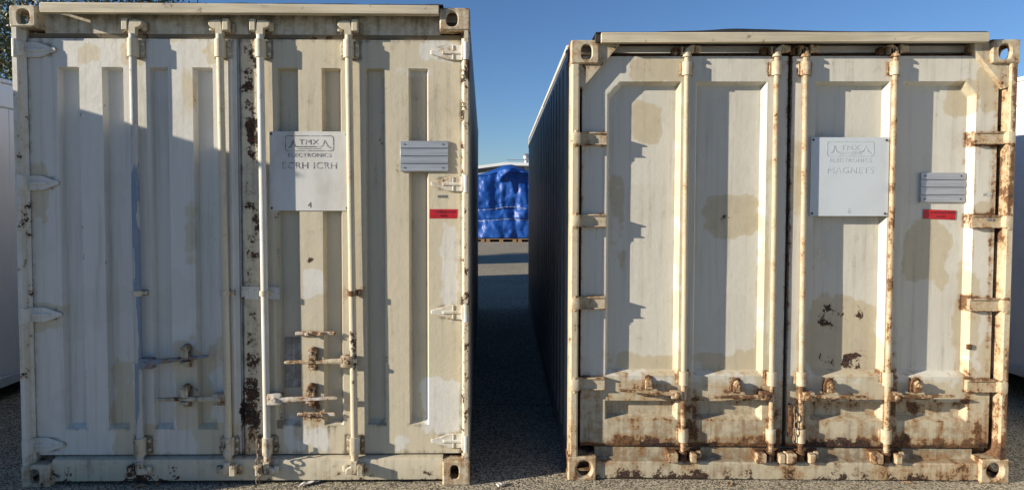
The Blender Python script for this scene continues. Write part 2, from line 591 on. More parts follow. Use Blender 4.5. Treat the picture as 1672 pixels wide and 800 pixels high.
RUST_B = [
    (0.320, 0.636, 0.429, 0.559, 0.45),
    (0.768, 1.152, 0.430, 0.535, 0.4),
    (1.387, 1.762, 0.386, 0.485, 0.45),
    (1.867, 2.275, 0.346, 0.434, 0.75),
    (0.217, 0.649, 0.172, 0.230, 0.75),
    (0.736, 1.149, 0.174, 0.246, 0.8),
    (1.391, 1.801, 0.176, 0.234, 0.85),
    (1.871, 2.348, 0.178, 0.235, 0.95),
    (0.667, 0.740, 0.177, 0.482, 0.6),
    (1.133, 1.198, 0.179, 0.413, 0.7),
    (1.270, 1.350, 0.179, 0.588, 0.5),
    (1.768, 1.861, 0.181, 0.624, 0.55),
    (2.226, 2.276, 0.312, 0.624, 0.55),
    (2.307, 2.390, 0.486, 0.590, 0.5),
    (2.178, 2.312, 0.207, 0.312, 0.5),
    (0.251, 0.354, 0.306, 0.446, 0.3),
]
CHIP_B = [
    (0.866, 0.955, 1.462, 1.483, 0.95),
    (1.412, 1.506, 0.865, 0.969, 0.75),
    (1.563, 1.678, 0.893, 0.976, 0.55),
    (1.423, 1.525, 0.592, 0.718, 0.6),
    (1.561, 1.677, 0.613, 0.704, 1.0),
    (1.501, 1.541, 0.875, 0.928, 0.6),
]

# ------------------------------------------------------------------ ground
def ground():
    mb = MB()
    R = 400.0
    mb.add([(-R, -R, 0), (R, -R, 0), (R, R, 0), (-R, R, 0)], [(0, 1, 2, 3)])
    tag(mb.build("ground", 'asphalt', smooth=0), kind="structure")
    for Y, w_, x0, x1 in ((5.02, 0.018, -7, 7), (12.75, 0.03, -9, 9)):
        j = MB()
        n = 60
        vs, fs = [], []
        for i in range(n + 1):
            x = x0 + (x1 - x0) * i / n
            e = 0.012 * math.sin(i * 1.7) + random.uniform(-.004, .004)
            vs += [(x, Y - w_ / 2 + e, 0.004), (x, Y + w_ / 2 + e + random.uniform(-.004, .004), 0.004)]
            if i:
                fs.append((2 * i - 2, 2 * i, 2 * i + 1, 2 * i - 1))
        j.add(vs, fs)
        tag(j.build("pavement_joint", 'joint', smooth=0), kind="structure")
ground()

# ------------------------------------------------------------------ container pieces
W_, L_ = 2.438, 6.058

def loop_rect(w, h, n=48, inset=0.0):
    pts = []
    cx, cy = w / 2, h / 2
    hw, hh = w / 2 - inset, h / 2 - inset
    for i in range(n):
        t = 2 * math.pi * (i + 0.5) / n
        c, s_ = math.cos(t), math.sin(t)
        k = min(hw / abs(c) if abs(c) > 1e-9 else 1e9, hh / abs(s_) if abs(s_) > 1e-9 else 1e9)
        pts.append((cx + c * k, cy + s_ * k))
    return pts

def loop_hole(cx, cy, rx, ry, e, n=48):
    pts = []
    for i in range(n):
        t = 2 * math.pi * (i + 0.5) / n
        c, s_ = math.cos(t), math.sin(t)
        pts.append((cx + math.copysign(abs(c) ** (2 / e), c) * rx, cy + math.copysign(abs(s_) ** (2 / e), s_) * ry))
    return pts

def plate_hole(mb, O, ex, ey, en, w, h, t, hole, ch=0.006, hch=0.004):
    O, ex, ey, en = map(Vector, (O, ex, ey, en))
    n = 48
    rings = [(loop_rect(w, h, n), t), (loop_rect(w, h, n), ch), (loop_rect(w, h, n, ch), 0.0)]
    cx, cy, rx, ry, e = hole
    rings += [(loop_hole(cx, cy, rx + hch, ry + hch, e, n), 0.0), (loop_hole(cx, cy, rx, ry, e, n), hch),
              (loop_hole(cx, cy, rx * 0.98, ry * 0.98, e, n), t)]
    vs, fs = [], []
    for pts, d in rings:
        vs += [O + ex * a + ey * b + en * d for a, b in pts]
    K = len(rings)
    for k in range(K):
        k2 = (k + 1) % K
        for i in range(n):
            j = (i + 1) % n
            fs.append((k * n + i, k * n + j, k2 * n + j, k2 * n + i))
    mb.add(vs, fs)

def casting(parent, mat, wear, u0, u1, v0, v1, y0, hole, side, hch=0.004, back=False):
    """hollow corner casting with an oval hole in the end face and one in the outer side face"""
    mb = MB()
    t = 0.028
    d = 0.178
    w, h = u1 - u0, v1 - v0
    sg = -1 if back else 1
    hc = (hole[0] - u0, hole[1] - v0, hole[2], hole[3], hole[4])
    plate_hole(mb, (u0, y0, v0), (1, 0, 0), (0, 0, 1), (0, sg, 0), w, h, t, hc, 0.007, hch)
    ya, yb = sorted((y0 + sg * t, y0 + sg * d))
    ts = 0.02
    us = u0 if side == 'L' else u1
    ui = u1 if side == 'L' else u0
    plate_hole(mb, (us, ya, v0), (0, 1, 0), (0, 0, 1), (1 if side == 'L' else -1, 0, 0), yb - ya, h, ts,
               ((yb - ya) / 2, h / 2, 0.045, 0.036, 2.6), 0.002, 0.003)
    a, b = sorted((ui, ui + (-ts if side == 'L' else ts)))
    mb.bbox(a, b, ya, yb, v0, v1, 0.002)
    a, b = (u0 + ts, u1 - ts)
    mb.bbox(a, b, ya, yb, v0, v0 + 0.018, 0.0)
    mb.bbox(a, b, ya, yb, v1 - 0.018, v1, 0.0)
    yw = (yb - 0.015, yb) if not back else (ya, ya + 0.015)
    mb.bbox(a, b, yw[0], yw[1], v0 + 0.018, v1 - 0.018, 0.0)
    return mb.build("corner_casting", mat, parent, wear, 30)

def corrugated(parent, u_in, sgn, y0, y1, v0, v1, mat, wear=None):
    """side wall sheet: trapezoid ribs along the length, standing out by 36 mm"""
    pitch, dep = 0.250, 0.046
    prof = []
    y = y0
    while y < y1 - pitch:
        prof += [(y, 0), (y + 0.070, 0), (y + 0.100, 1), (y + 0.220, 1)]
        y += pitch
    prof += [(y, 0), (y1, 0)]
    out = [(u_in + sgn * dep * k, yy) for yy, k in prof]
    inn = [(x - sgn * 0.004, yy) for x, yy in reversed(out)]
    mb = MB()
    mb.sweep(out + inn, 'z', v0, v1, 0.6)
    return mb.build("side_wall", mat, parent, wear, 25)

def chassis(root, H, pm, wear, side_mat, roof_mat, left_mat):
    """rails, walls, roof and rear of a container; castings and door end come separately"""
    for s_, u0, u1 in ((-1, 0.004, 0.06), (1, W_ - 0.06, W_ - 0.004)):
        mb = MB()
        mb.bbox(u0, u1, 0.18, L_ - 0.18, 0.03, 0.16, 0.004)
        mb.build("bottom_side_rail", side_mat, root, wear)
        mb = MB()
        mb.bbox(u0, u1, 0.18, L_ - 0.18, H - 0.075, H - 0.012, 0.004)
        mb.build("top_side_rail", side_mat, root, wear)
        ui = (u0 + 0.042) if s_ < 0 else (u1 - 0.042)
        corrugated(root, ui, s_, 0.16, L_ - 0.14, 0.155, H - 0.07, left_mat if s_ < 0 else side_mat)
        mb = MB()
        mb.bbox(*((0.004, 0.10) if s_ < 0 else (W_ - 0.10, W_ - 0.004)), L_ - 0.14, L_ - 0.01, 0.1, H - 0.1, 0.006)
        mb.build("rear_corner_post", side_mat, root, wear)
        for v0 in (0, H - 0.118):
            casting(root, pm, wear, *((0, 0.162) if s_ < 0 else (W_ - 0.162, W_)), v0, v0 + 0.118, L_,
                    ((0.081 if s_ < 0 else W_ - 0.081), v0 + 0.059, 0.03, 0.04, 3), 'L' if s_ < 0 else 'R', back=True)
    mb = MB()
    mb.bbox(0.09, W_ - 0.09, L_ - 0.09, L_ - 0.05, 0.05, H - 0.05, 0.004)
    mb.build("rear_wall", side_mat, root, wear)
    mb = MB()
    mb.bbox(0.05, W_ - 0.05, 0.12, L_ - 0.05, 0.06, 0.12, 0.003)
    mb.build("floor_deck", 'dark', root)
    mb = MB()
    mb.bbox(0.055, W_ - 0.055, 0.10, L_ - 0.06, H - 0.05, H - 0.008, 0.003)
    mb.build("roof_panel", roof_mat, root)

def bolts(mb, pts, y, r=0.009, h=0.007):
    for (u, v) in pts:
        mb.tube((u, y, v), (u, y - h, v), r, r * 0.75, 8, 1)

def rod(root, pm, wear, u0, u1, v0, v1, y, r):
    mb = MB()
    mb.tube((u0, y, v0), (u1, y, v1), r, r, 18, 0.03)
    return mb.build("lock_rod", pm, root, wear, 60)

def cam(parent, pm, wear, u, v, y, s_, up, k=1.0, t=0.034):
    """hooked cam lobe on a rod end; s_ = side it points to, up = +1 top, -1 bottom"""
    pts = [(-.019, 0), (.019, 0), (.020, .035), (s_ * .045, .045), (s_ * .056, .058), (s_ * .054, .076),
           (s_ * .022, .084), (-s_ * .012, .080), (-.020, .04)]
    if s_ < 0:
        pts = [(-.019, 0), (.019, 0), (.020, .04), (.012, .080), (-.022, .084), (-.054, .076), (-.056, .058), (-.045, .045), (-.020, .035)]
    mb = MB()
    mb.poly([(u + a * k, v + up * b * k) for a, b in pts], y - t / 2, y + t / 2, 0.005)
    return mb.build("cam", pm, parent, wear, 30)

def handle(parent, pm, wear, hub, p0, p1, y, th=0.011, hgt=0.024, hub_d=0.05):
    """hub clasp on the rod and a flat bar that tapers to a rounded grip"""
    mb = MB()
    u0, u1, v0, v1 = hub
    mb.bbox(u0, u1, y - 0.010, y - 0.010 + hub_d, v0, v1, 0.007, 2)
    cu, cv = (u0 + u1) / 2, (v0 + v1) / 2
    mb.tube((cu, y - 0.008, cv), (cu, y - 0.022, cv), 0.014, 0.011, 12, 1)
    d = Vector((p1[0] - p0[0], 0, p1[1] - p0[1]))
    L = d.length
    d.normalize()
    up = Vector((-d.z, 0, d.x))
    secs = [(0, hgt * 1.25), (L * .15, hgt * 1.15), (L * .45, hgt * 0.95), (L * .6, hgt * .8), (L * .95, hgt * .72), (L, hgt * .4)]
    vs, fs = [], []
    for a, hh in secs:
        c = Vector((p0[0], y, p0[1])) + d * a
        for (q, w) in ((-1, -.6), (-.6, -1), (.6, -1), (1, -.6), (1, .6), (.6, 1), (-.6, 1), (-1, .6)):
            vs.append(c + up * (q * hh / 2) + Vector((0, w * th, 0)))
    n = 8
    for k in range(len(secs) - 1):
        for i in range(n):
            j = (i + 1) % n
            fs.append((k * n + i, k * n + j, (k + 1) * n + j, (k + 1) * n + i))
    fs += [tuple(range(n)), tuple((len(secs) - 1) * n + i for i in range(n - 1, -1, -1))]
    mb.add(vs, fs)
    return mb.build("handle", pm, parent, wear, 40)

def text_mesh(name, body, size, loc, mat, parent, sx=1.0, bold=0.0, align='CENTER'):
    cu = bpy.data.curves.new(name, 'FONT')
    cu.body = body
    cu.size = size
    cu.align_x = align
    cu.extrude = 0.0003
    cu.offset = bold
    cu.space_character = 1.05
    o = bpy.data.objects.new(name, cu)
    COL.objects.link(o)
    dg = bpy.context.evaluated_depsgraph_get()
    me = bpy.data.meshes.new_from_object(o.evaluated_get(dg))
    bpy.data.objects.remove(o)
    M = Matrix.Translation(loc) @ Matrix.Rotation(math.pi / 2, 4, 'X') @ Matrix.Diagonal((sx, 1, 1, 1))
    me.transform(M)
    me.materials.clear()
    me.materials.append(MAT[mat])
    ob = bpy.data.objects.new(name, me)
    COL.objects.link(ob)
    ob.parent = parent
    return ob

def sign(root, u0, u1, v0, v1, y, ink, words, digit, plate, bend=0.0):
    """thin bolted plate: emblem in a rounded frame, a line of words and a big line under it"""
    mb = MB()
    xs, zs = np.linspace(u0, u1, 24), np.linspace(v0, v1, 24)
    def Wf(X, Z):
        return y - bend * np.exp(-((X - u1) / 0.09) ** 2) * (1 - ((Z - (v0 + v1) / 2) / ((v1 - v0) / 2)) ** 2) \
            + 0.0 * X
    mb.hf(xs, zs, Wf, y + 0.004)
    pl = mb.build("sign_plate", plate, root, smooth=30)
    w = u1 - u0
    for q_ in [(u0 + .012, v0 + .014), (u1 - .016, v0 + .014), (u0 + .012, v1 - .014), (u1 - .016, v1 - .016)]:
        mb = MB()
        bolts(mb, [q_], y - 0.0005, 0.0065, 0.004)
        mb.build("screw", 'bolt', pl)
    # emblem: rounded frame, two chevron peaks joined by a bar, four letters
    fx0, fx1 = u0 + w * 0.205, u0 + w * 0.80
    fz1, fz0 = v1 - w * 0.055, v1 - w * 0.24
    yk = y - 0.0010
    mb = MB()
    def stroke(pts, th):
        for (a, b), (c, d) in zip(pts[:-1], pts[1:]):
            dx, dz = c - a, d - b
            L = math.hypot(dx, dz) or 1e-6
            nx, nz = -dz / L * th / 2, dx / L * th / 2
            ex, ez = dx / L * th * .3, dz / L * th * .3
            mb.poly([(a + nx - ex, b + nz - ez), (a - nx - ex, b - nz - ez), (c - nx + ex, d - nz + ez), (c + nx + ex, d + nz + ez)], yk, yk + 0.0008)
    r = 0.014
    ring = []
    for cx, cz, a0 in ((fx1 - r, fz1 - r, 0), (fx0 + r, fz1 - r, 90), (fx0 + r, fz0 + r, 180), (fx1 - r, fz0 + r, 270)):
        for k in range(5):
            t = math.radians(a0 + k * 22.5)
            ring.append((cx + r * math.cos(t), cz + r * math.sin(t)))
    stroke(ring + [ring[0]], 0.0035)
    fw, fh = fx1 - fx0, fz1 - fz0
    q = lambda a, b: (fx0 + a * fw, fz0 + b * fh)
    stroke([q(.07, .22), q(.12, .3), q(.16, .68), q(.20, .30), q(.24, .28), q(.72, .28), q(.77, .36), q(.82, .68), q(.88, .34), q(.94, .20)], 0.006)
    stroke([q(.26, .14), q(.74, .14)], 0.003)
    mb.build("emblem", ink, pl, smooth=0)
    text_mesh("lettering", "TMX", fh * 0.50, (fx0 + fw * .49, yk + .0004, fz0 + fh * .42), ink, pl, 1.25)
    text_mesh("lettering", words[0], w * 0.068, (u0 + w * .505, yk + .0004, v1 - w * 0.315), ink, pl, 1.2)
    parts_ = words[1].split()
    for k, wd in enumerate(parts_):
        cx_ = u0 + w * (.505 if len(parts_) == 1 else (.325, .695)[k])
        text_mesh("lettering", wd, w * 0.115, (cx_, yk + .0004, v1 - w * 0.46), ink, pl, 1.12)
    text_mesh("lettering", digit, w * 0.105, (u0 + w * .50, yk + .0004, v0 + w * 0.035), ink, pl)
    return pl

def louvre(root, u0, u1, v0, v1, y):
    """small aluminium plate made of four lapped slats"""
    mb = MB()
    mb.bbox(u0, u1, y, y + 0.006, v0, v1, 0.001)
    b = mb.build("nameplate_holder", 'alu', root)
    n = 4
    h = (v1 - v0) / n
    for k in range(n):
        a = v0 + k * h
        m2 = MB()
        m2.sweep([(y - 0.002, a + 0.002), (y - 0.0065, a + 0.005), (y - 0.004, a + h - 0.0015), (y - 0.0005, a + h - 0.0015), (y - 0.0005, a + 0.002)],
                 'x', u0 + 0.003, u1 - 0.003, 1)
        m2.build("slat", 'alu', b, smooth=20)
    for q_ in [(u0 + .025, v0 + h * .5), (u1 - .03, v0 + h * .5), (u0 + .025, v1 - h * .45), (u1 - .03, v1 - h * .45)]:
        m2 = MB()
        bolts(m2, [q_], y - 0.004, 0.0045, 0.004)
        m2.build("screw", 'bolt', b)
    return b

def sticker(root, u0, u1, v0, v1, y, tilt=0.0):
    mb = MB()
    mb.poly([(u0, v0 + tilt), (u1, v0 - tilt), (u1 + .004, v1 - tilt), (u0, v1 + tilt)], y - 0.0012, y + 0.001)
    o = mb.build("sticker", 'red', root, smooth=0)
    mb = MB()
    rr = random.Random(5)
    h = v1 - v0
    for (za, zb, a, b) in ((.62, .8, .22, .97), (.2, .36, .40, .68)):
        x = u0 + (u1 - u0) * a
        while x < u0 + (u1 - u0) * b:
            wd = rr.uniform(.003, .007)
            mb.poly([(x, v0 + h * (za + rr.uniform(-.03, .04))), (x + wd, v0 + h * za), (x + wd * .8, v0 + h * zb), (x + wd * .2, v0 + h * (zb - rr.uniform(0, .06)))], y - 0.0022, y - 0.0012)
            x += wd + rr.uniform(.002, .006)
    mb.build("sticker_print", 'redink', o, smooth=0)
    return o

def chain(name, root, p0, n, link=0.034):
    mb = MB()
    x, y, z = p0
    r, wr = 0.0095, 0.0032
    for k in range(n):
        cz = z - k * link * 0.78
        ang = (k % 2) * math.pi / 2 + 0.35
        ex = Vector((math.cos(ang), math.sin(ang), 0))
        jit = Vector((0.004 * math.sin(k * 1.3), 0.002 * math.cos(k), 0))
        m = 16
        pts = []
        for i in range(m):
            t = 2 * math.pi * i / m
            pts.append(Vector((x, y, cz)) + jit + ex * (math.cos(t) * r) + Vector((0, 0, math.sin(t) * link / 2)))
        for i in range(m):
            mb.tube(pts[i], pts[(i + 1) % m], wr, wr, 6, 1, False)
    return mb.build(name, 'chain', root)

# ================================================================== left container (8 ft 6 in)
HA = 2.591
A_ = empty("shipping_container", (-2.5704, 3.5475, 0), 0.0165)
tag(A_, "cream shipping container with eight narrow door ribs and pointed hinges, the left of the two", "shipping container")
DA = 0.065      # door face, behind the castings' face

def wA_frame(u, v, w):
    n = fbm(u * 6, v * 3, w * 6 + 1.0)
    right = sstep(2.2, 2.4, u)
    left = 1 - sstep(0.05, 0.2, u)
    low = 1 - sstep(0.05, 0.35, v)
    rust = 0.10 + 0.16 * right + 0.12 * low
    chip = 0.78 * right * (0.5 + 1.0 * sstep(0.40, 0.62, fbm(u * 3, v * 2.2, 4.4))) + 0.26 * left * sstep(0.46, 0.62, fbm(u * 2, v * 2.0, 8.1))
    return 0.45 + 0.4 * right + 0.3 * (n - .5), rust, chip, 0.22 + 0.25 * low

def wA_cast(u, v, w):
    return 0.85 + 0 * u, 0.36 + 0.12 * sstep(2.0, 2.3, u) + 0.3 * sstep(.02, .05, w), 0.2 + 0 * u, 0.55 + 0 * u

def wA_door(u, v, w):
    base = np.where(u < 1.19, 0.16, 0.78) + 0.25 * (fbm(u * 2.2, v * 1.4, 2.2) - .5)
    t = apply(base, u, v, TAN_A, 0.045)
    r = np.zeros_like(u)
    for k, (a, b, c, d, val) in enumerate(RUST_A):
        r = np.maximum(r, val * blob(u, v, a, b, c, d, k + 31, 0.03, 0.02))
    r = np.maximum(r, 0.45 * drips(u, v, 0.40, 0.16, 1, 40) * ((u > 1.48) & (u < 1.66)))
    r = np.maximum(r, 0.16 * (u > 1.19) * (u < 1.31))
    ch = np.zeros_like(u)
    for k, (a, b, c, d, val) in enumerate(CHIP_A):
        ch = np.maximum(ch, 0.95 * val * blob(u, v, a, b, c, d, k + 51, 0.025, 0.03))
    strip = sstep(1.20, 1.215, u) * (1 - sstep(1.275, 1.30, u))
    ch = np.maximum(ch, 0.36 * strip * (0.5 + fbm(u * 8, v * 3, 1.3)))
    ch = np.maximum(ch, 0.15 * (u > 1.3) * sstep(.6, .75, fbm(u * 4, v * 4, 9.9)))
    d_ = 0.10 + 0.30 * (1 - sstep(0.155, 0.19, v)) + 0.30 * sstep(2.40, 2.433, v) + 0.12 * (u > 1.19)
    d_ = d_ + 0.5 * drips(u, v, 0.31, 0.14, 3, 26) * (u > 1.38) * (u < 1.75)
    d_ = d_ + 0.25 * strip + 0.18 * np.exp(-((u - 0.06) / 0.02) ** 2)
    for uu in (.632, 1.104, 1.318, 1.794):
        for v0, v1 in ((2.329, 2.424), (.166, .262)):
            d_ = d_ + 0.60 * rim(u, v, uu - .05, uu + .05, v0, v1)
        ch = np.maximum(ch, 0.36 * rim(u, v, uu - .05, uu + .05, .150, .262, .02))
    for vv in (2.369, 1.654, .937, .217):
        d_ = d_ + 0.60 * rim(u, v, .03, .17, vv - .03, vv + .03, .012)
    for vv in (2.365, 1.653, .948, .230):
        d_ = d_ + 0.50 * rim(u, v, W_ - .17, W_ - .03, vv - .03, vv + .03, .012)
    for uu, vv in ((.886, .70), (.882, .48), (1.576, .682), (1.567, .481)):
        d_ = d_ + 0.45 * rim(u, v, uu - .02, uu + .02, vv - .05, vv + .05, .012)
    for a, b, vb in RECA:
        for e_ in (a, b):
            ch = np.maximum(ch, 0.30 * np.exp(-((u - e_) / .008) ** 2) * sstep(.48, .62, fbm(u * 3, v * 3.3, e_ * 9)) * (v > vb) * (v < 2.29))
        d_ = d_ + 0.35 * np.exp(-((v - vb) / .012) ** 2) * (u > a - .01) * (u < b + .01)
    for e_ in (.05, 1.184, 1.19, 2.39):
        d_ = d_ + 0.45 * np.exp(-((u - e_) / .010) ** 2)
    run_ = drips(u, v, 0.335, 0.20, 12, 20) * (u > 1.42) * (u < 1.74)
    t = np.maximum(t, 1.05 * run_)
    return t, r, ch, d_

def wA_sill(u, v, w):
    r = 0.10 + 0.35 * blob(u, v, 2.13, 2.30, 0.02, 0.12, 3, .02, .02) + 0.25 * blob(u, v, 1.6, 1.85, .02, .09, 5, .02, .02)
    c = 0.55 * blob(u, v, 0.42, 0.75, 0.015, 0.05, 7, .01, .02) + 0.25 * (1 - sstep(0.02, 0.045, v)) + 0.2 * sstep(.5, .7, fbm(u * 5, v * 5, 3))
    return 0.72 + 0 * u, r, c, 0.34 + 0 * u

def wA_head(u, v, w):
    return 0.55 + 0 * u, 0.05 + 0 * u, 0.05 + 0 * u, 0.42 + 0.3 * sstep(2.52, 2.56, v)  # grime, raised to paint in shade under the fascia board

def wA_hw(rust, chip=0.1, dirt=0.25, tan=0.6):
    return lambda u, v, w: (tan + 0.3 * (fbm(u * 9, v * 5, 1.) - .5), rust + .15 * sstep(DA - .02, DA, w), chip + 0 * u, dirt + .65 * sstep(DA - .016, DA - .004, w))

casting(A_, 'paintA', wA_cast, 0, 0.140, 2.477, HA, 0, (0.075, 2.53, 0.033, 0.040, 3), 'L')
casting(A_, 'paintA', wA_cast, 2.276, W_, 2.472, HA, 0, (2.343, 2.53, 0.031, 0.038, 2.6), 'R')
casting(A_, 'paintA', wA_cast, 0, 0.150, 0, 0.122, 0, (0.074, 0.062, 0.026, 0.039, 3), 'L')
casting(A_, 'paintA', wA_cast, 2.288, W_, 0, 0.135, 0, (2.355, 0.074, 0.0235, 0.038, 3), 'R')

# corner posts: narrow front flange stepping back to the door rebate
mb = MB()
mb.sweep([(0.004, 0.012), (0.010, 0.004), (0.034, 0.004), (0.036, 0.05), (0.047, 0.062), (0.047, 0.13), (0.004, 0.13)], 'z', 0.122, 2.477, 0.02)
mb.build("corner_post", 'paintA', A_, wA_frame, 25)
mb = MB()
mb.sweep([(W_ - 0.004, 0.012), (W_ - 0.010, 0.004), (2.408, 0.004), (2.406, 0.05), (2.392, 0.06), (2.392, 0.13), (W_ - 0.004, 0.13)], 'z', 0.135, 2.472, 0.02)
mb.build("corner_post", 'paintA', A_, wA_frame, 25)

# header with its drip ledge, sill, fascia board and roof
mb = MB()
mb.gbox(0.140, 2.276, 0.078, 0.14, 2.463, 2.575, 0.03)
mb.build("door_header", 'paintA', A_, wA_head, 25)
mb = MB()
mb.sweep([(0.098, 2.437), (0.088, 2.441), (0.079, 2.4625), (0.14, 2.4625), (0.14, 2.437)], 'x', 0.050, 2.39, 0.03)
mb.build("drip_ledge", 'paintA', A_, wA_hw(0.12, 0.28, 0.62, 0.7), 25)
mb = MB()
mb.sweep([(0.037, 0.021), (0.035, 0.03), (0.035, 0.128), (0.039, 0.137), (0.065, 0.146), (0.16, 0.146), (0.16, 0.021)], 'x', 0.150, 2.288, 0.015)
mb.build("door_sill", 'paintA', A_, wA_sill, 25)
mb = MB()
mb.bbox(0.176, 2.274, -0.024, 0.018, 2.549, 2.599, 0.003)
mb.build("fascia_board", 'wood', A_)
mb = MB()
xs = np.linspace(0.155, 2.296, 60)
prof = [(float(x), 2.5965 + 0.0015 * math.sin(i * 0.9) + random.uniform(0, .003)) for i, x in enumerate(xs)]
mb.poly([(x, 2.5995) for x, z in reversed(prof)] + [(x, z + .006) for x, z in prof], -0.012, L_ - 0.2)
mb.build("roof_felt", 'felt', A_, smooth=0)
chassis(A_, HA, 'paintA', wA_frame, 'side', 'membrane', 'membrane')

# door leaves
RECA = [(.205, .323, .300), (.445, .560, .300), (.694, .800, .299), (.932, 1.041, .297),
        (1.386, 1.503, .316), (1.630, 1.736, .316), (1.865, 1.971, .317), (2.102, 2.210, .318)]
def door_A(u0, u1, recs, extra):
    run, dep = 0.012, 0.040
    eu, ev = list(extra), []
    for a, b, vb in recs:
        eu += [a, a + run, b - run, b]
        ev += [vb, vb + 0.022]
    vt = 2.281
    ev += [vt - run, vt]
    us, vs_ = grid(u0, u1, 0.0085, eu), grid(0.157, 2.433, 0.0085, ev)
    def Wf(U, V):
        y = np.full_like(U, DA)
        for a, b, vb in recs:
            k = np.minimum(np.minimum((U - a) / run, (b - U) / run), np.minimum((V - vb) / 0.022, (vt - V) / run))
            y = y + dep * np.clip(k, 0, 1)
        y = y + 0.0022 * (fbm(U * 3.1, V * 2.3, 7.7, 3) - 0.5)
        if u0 > 1:      # lapped closing strip with thick flaking paint
            st = ((U > 1.196) & (U < 1.302)).astype(float)
            y = y - st * (0.006 + 0.003 * (fbm(U * 30, V * 18, 2.0) - .5))
        else:           # folded edge by the seam
            y = y - 0.010 * ((U > 1.128) & (U < 1.148)) + 0.012 * (U > 1.172)
        return y
    mb = MB()
    mb.hf(us, vs_, Wf, 0.125)
    return mb.build("door", 'paintA', A_, wA_door, 25)
dAl = door_A(0.050, 1.184, RECA[:4], (1.128, 1.1281, 1.148, 1.1481, 1.172, 1.1721))
dAr = door_A(1.190, 2.390, RECA[4:], (1.196, 1.1961, 1.302, 1.3021))
dAl['label'] = "left door leaf, mostly white repaint"
dAr['label'] = "right door leaf, tan with flaking edge strip"
mb = MB()
mb.bbox(1.183, 1.191, 0.090, 0.125, 0.157, 2.433, 0.001)
mb.build("door_gasket", 'rubber', A_)

def hinge_A(door, v, side):
    """bullet-shaped strap with a raised middle rib, a cross rib and a knuckle on the post"""
    rnd = random.Random(int(v * 100) + side)
    q = (lambda a: a) if side < 0 else (lambda a: W_ - a)
    h = 0.041
    tip = 0.206 if side < 0 else 0.212
    pts = [(q(.036), v - h), (q(.120), v - h * .98), (q(.165), v - h * .55), (q(tip), v - .010), (q(tip + .004), v + .002), (q(tip), v + .010),
           (q(.165), v + h * .55), (q(.120), v + h * .98), (q(.036), v + h)]
    mb = MB()
    mb.poly(pts, DA - 0.014, DA + 0.002, 0.004)
    a, b = sorted((q(.045), q(.150)))
    mb.bbox(a, b, DA - 0.022, DA - 0.010, v - .010, v + .008, 0.004)
    a, b = sorted((q(.088), q(.096)))
    mb.bbox(a, b, DA - 0.0185, DA - 0.010, v - h * .95, v + h * .95, 0.002)
    a, b = sorted((q(.006), q(.046)))
    mb.bbox(a, b, 0.0005, DA - 0.004, v - h, v + h, 0.008, 2)
    mb.tube((q(.021), 0.010, v - h - .006), (q(.021), 0.010, v + h + .006), .015, .015, 12, .03)
    rust = 0.22 if side > 0 else 0.08
    return mb.build("hinge", 'paintA', door, wA_hw(rust, 0.12, 0.2, 0.35 if side < 0 else 0.45), 30)
for v in (2.369, 1.654, .937, .217):
    hinge_A(dAl, v, -1)
for v in (2.365, 1.653, .948, .230):
    hinge_A(dAr, v, 1)

def bracket_A(parent, u, v0, v1, wear, mat='paintA'):
    mb = MB()
    vc = (v0 + v1) / 2
    mb.poly([(u - .050, v0 + .012), (u - .040, v0), (u + .040, v0), (u + .050, v0 + .012), (u + .050, v1 - .012), (u + .040, v1), (u - .040, v1), (u - .050, v1 - .012)],
            DA - 0.010, DA + 0.001, 0.002)
    mb.tube((u, 0.030, v0), (u, 0.030, v1), .0275, .0275, 18, .02)
    mb.bbox(u - .0268, u + .0268, 0.032, DA - .006, v0 + .002, v1 - .002, 0.002)
    bolts(mb, [(u + a, vc + b) for a in (-.039, .039) for b in (-.024, .024)], DA - 0.010, .0105, .008)
    return mb.build("rod_bracket", mat, parent, wear, 32)

def guide_A(parent, u, v, wear):
    mb = MB()
    mb.bbox(u - .030, u + .045, DA - .008, DA + .001, v - .016, v + .016, .003)
    mb.tube((u, .030, v - .014), (u, .030, v + .014), .0255, .0255, 16, 1)
    mb.bbox(u - .004, u + .045, .040, DA - .004, v - .010, v + .010, .003)
    return mb.build("rod_guide", 'paintA', parent, wear, 32)

def keeper(root, pm, wear, u, v0, v1, s_, yb, yf, name="cam_keeper"):
    """pair of lugs that hold a cam: a square block on one side, a ribbed pocket on the other"""
    mb = MB()
    a, b = sorted((u - s_ * .052, u - s_ * .020))
    mb.bbox(a, b, yf, yb, v0, v1, 0.004)
    a, b = sorted((u - s_ * .072, u - s_ * .050))
    mb.bbox(a, b, yb - 0.022, yb, v0 - .006, v1 - .010, 0.006)
    a, b = sorted((u + s_ * .036, u + s_ * .066))
    mb.bbox(a, b, yf + 0.03, yb, v0 + .004, v1 - .012, 0.010, 2)
    a, b = sorted((u - s_ * .02, u + s_ * .05))
    mb.bbox(a, b, yb - 0.02, yb, v0 - .004, v0 + .012, 0.003)
    return mb.build(name, pm, root, wear, 30)

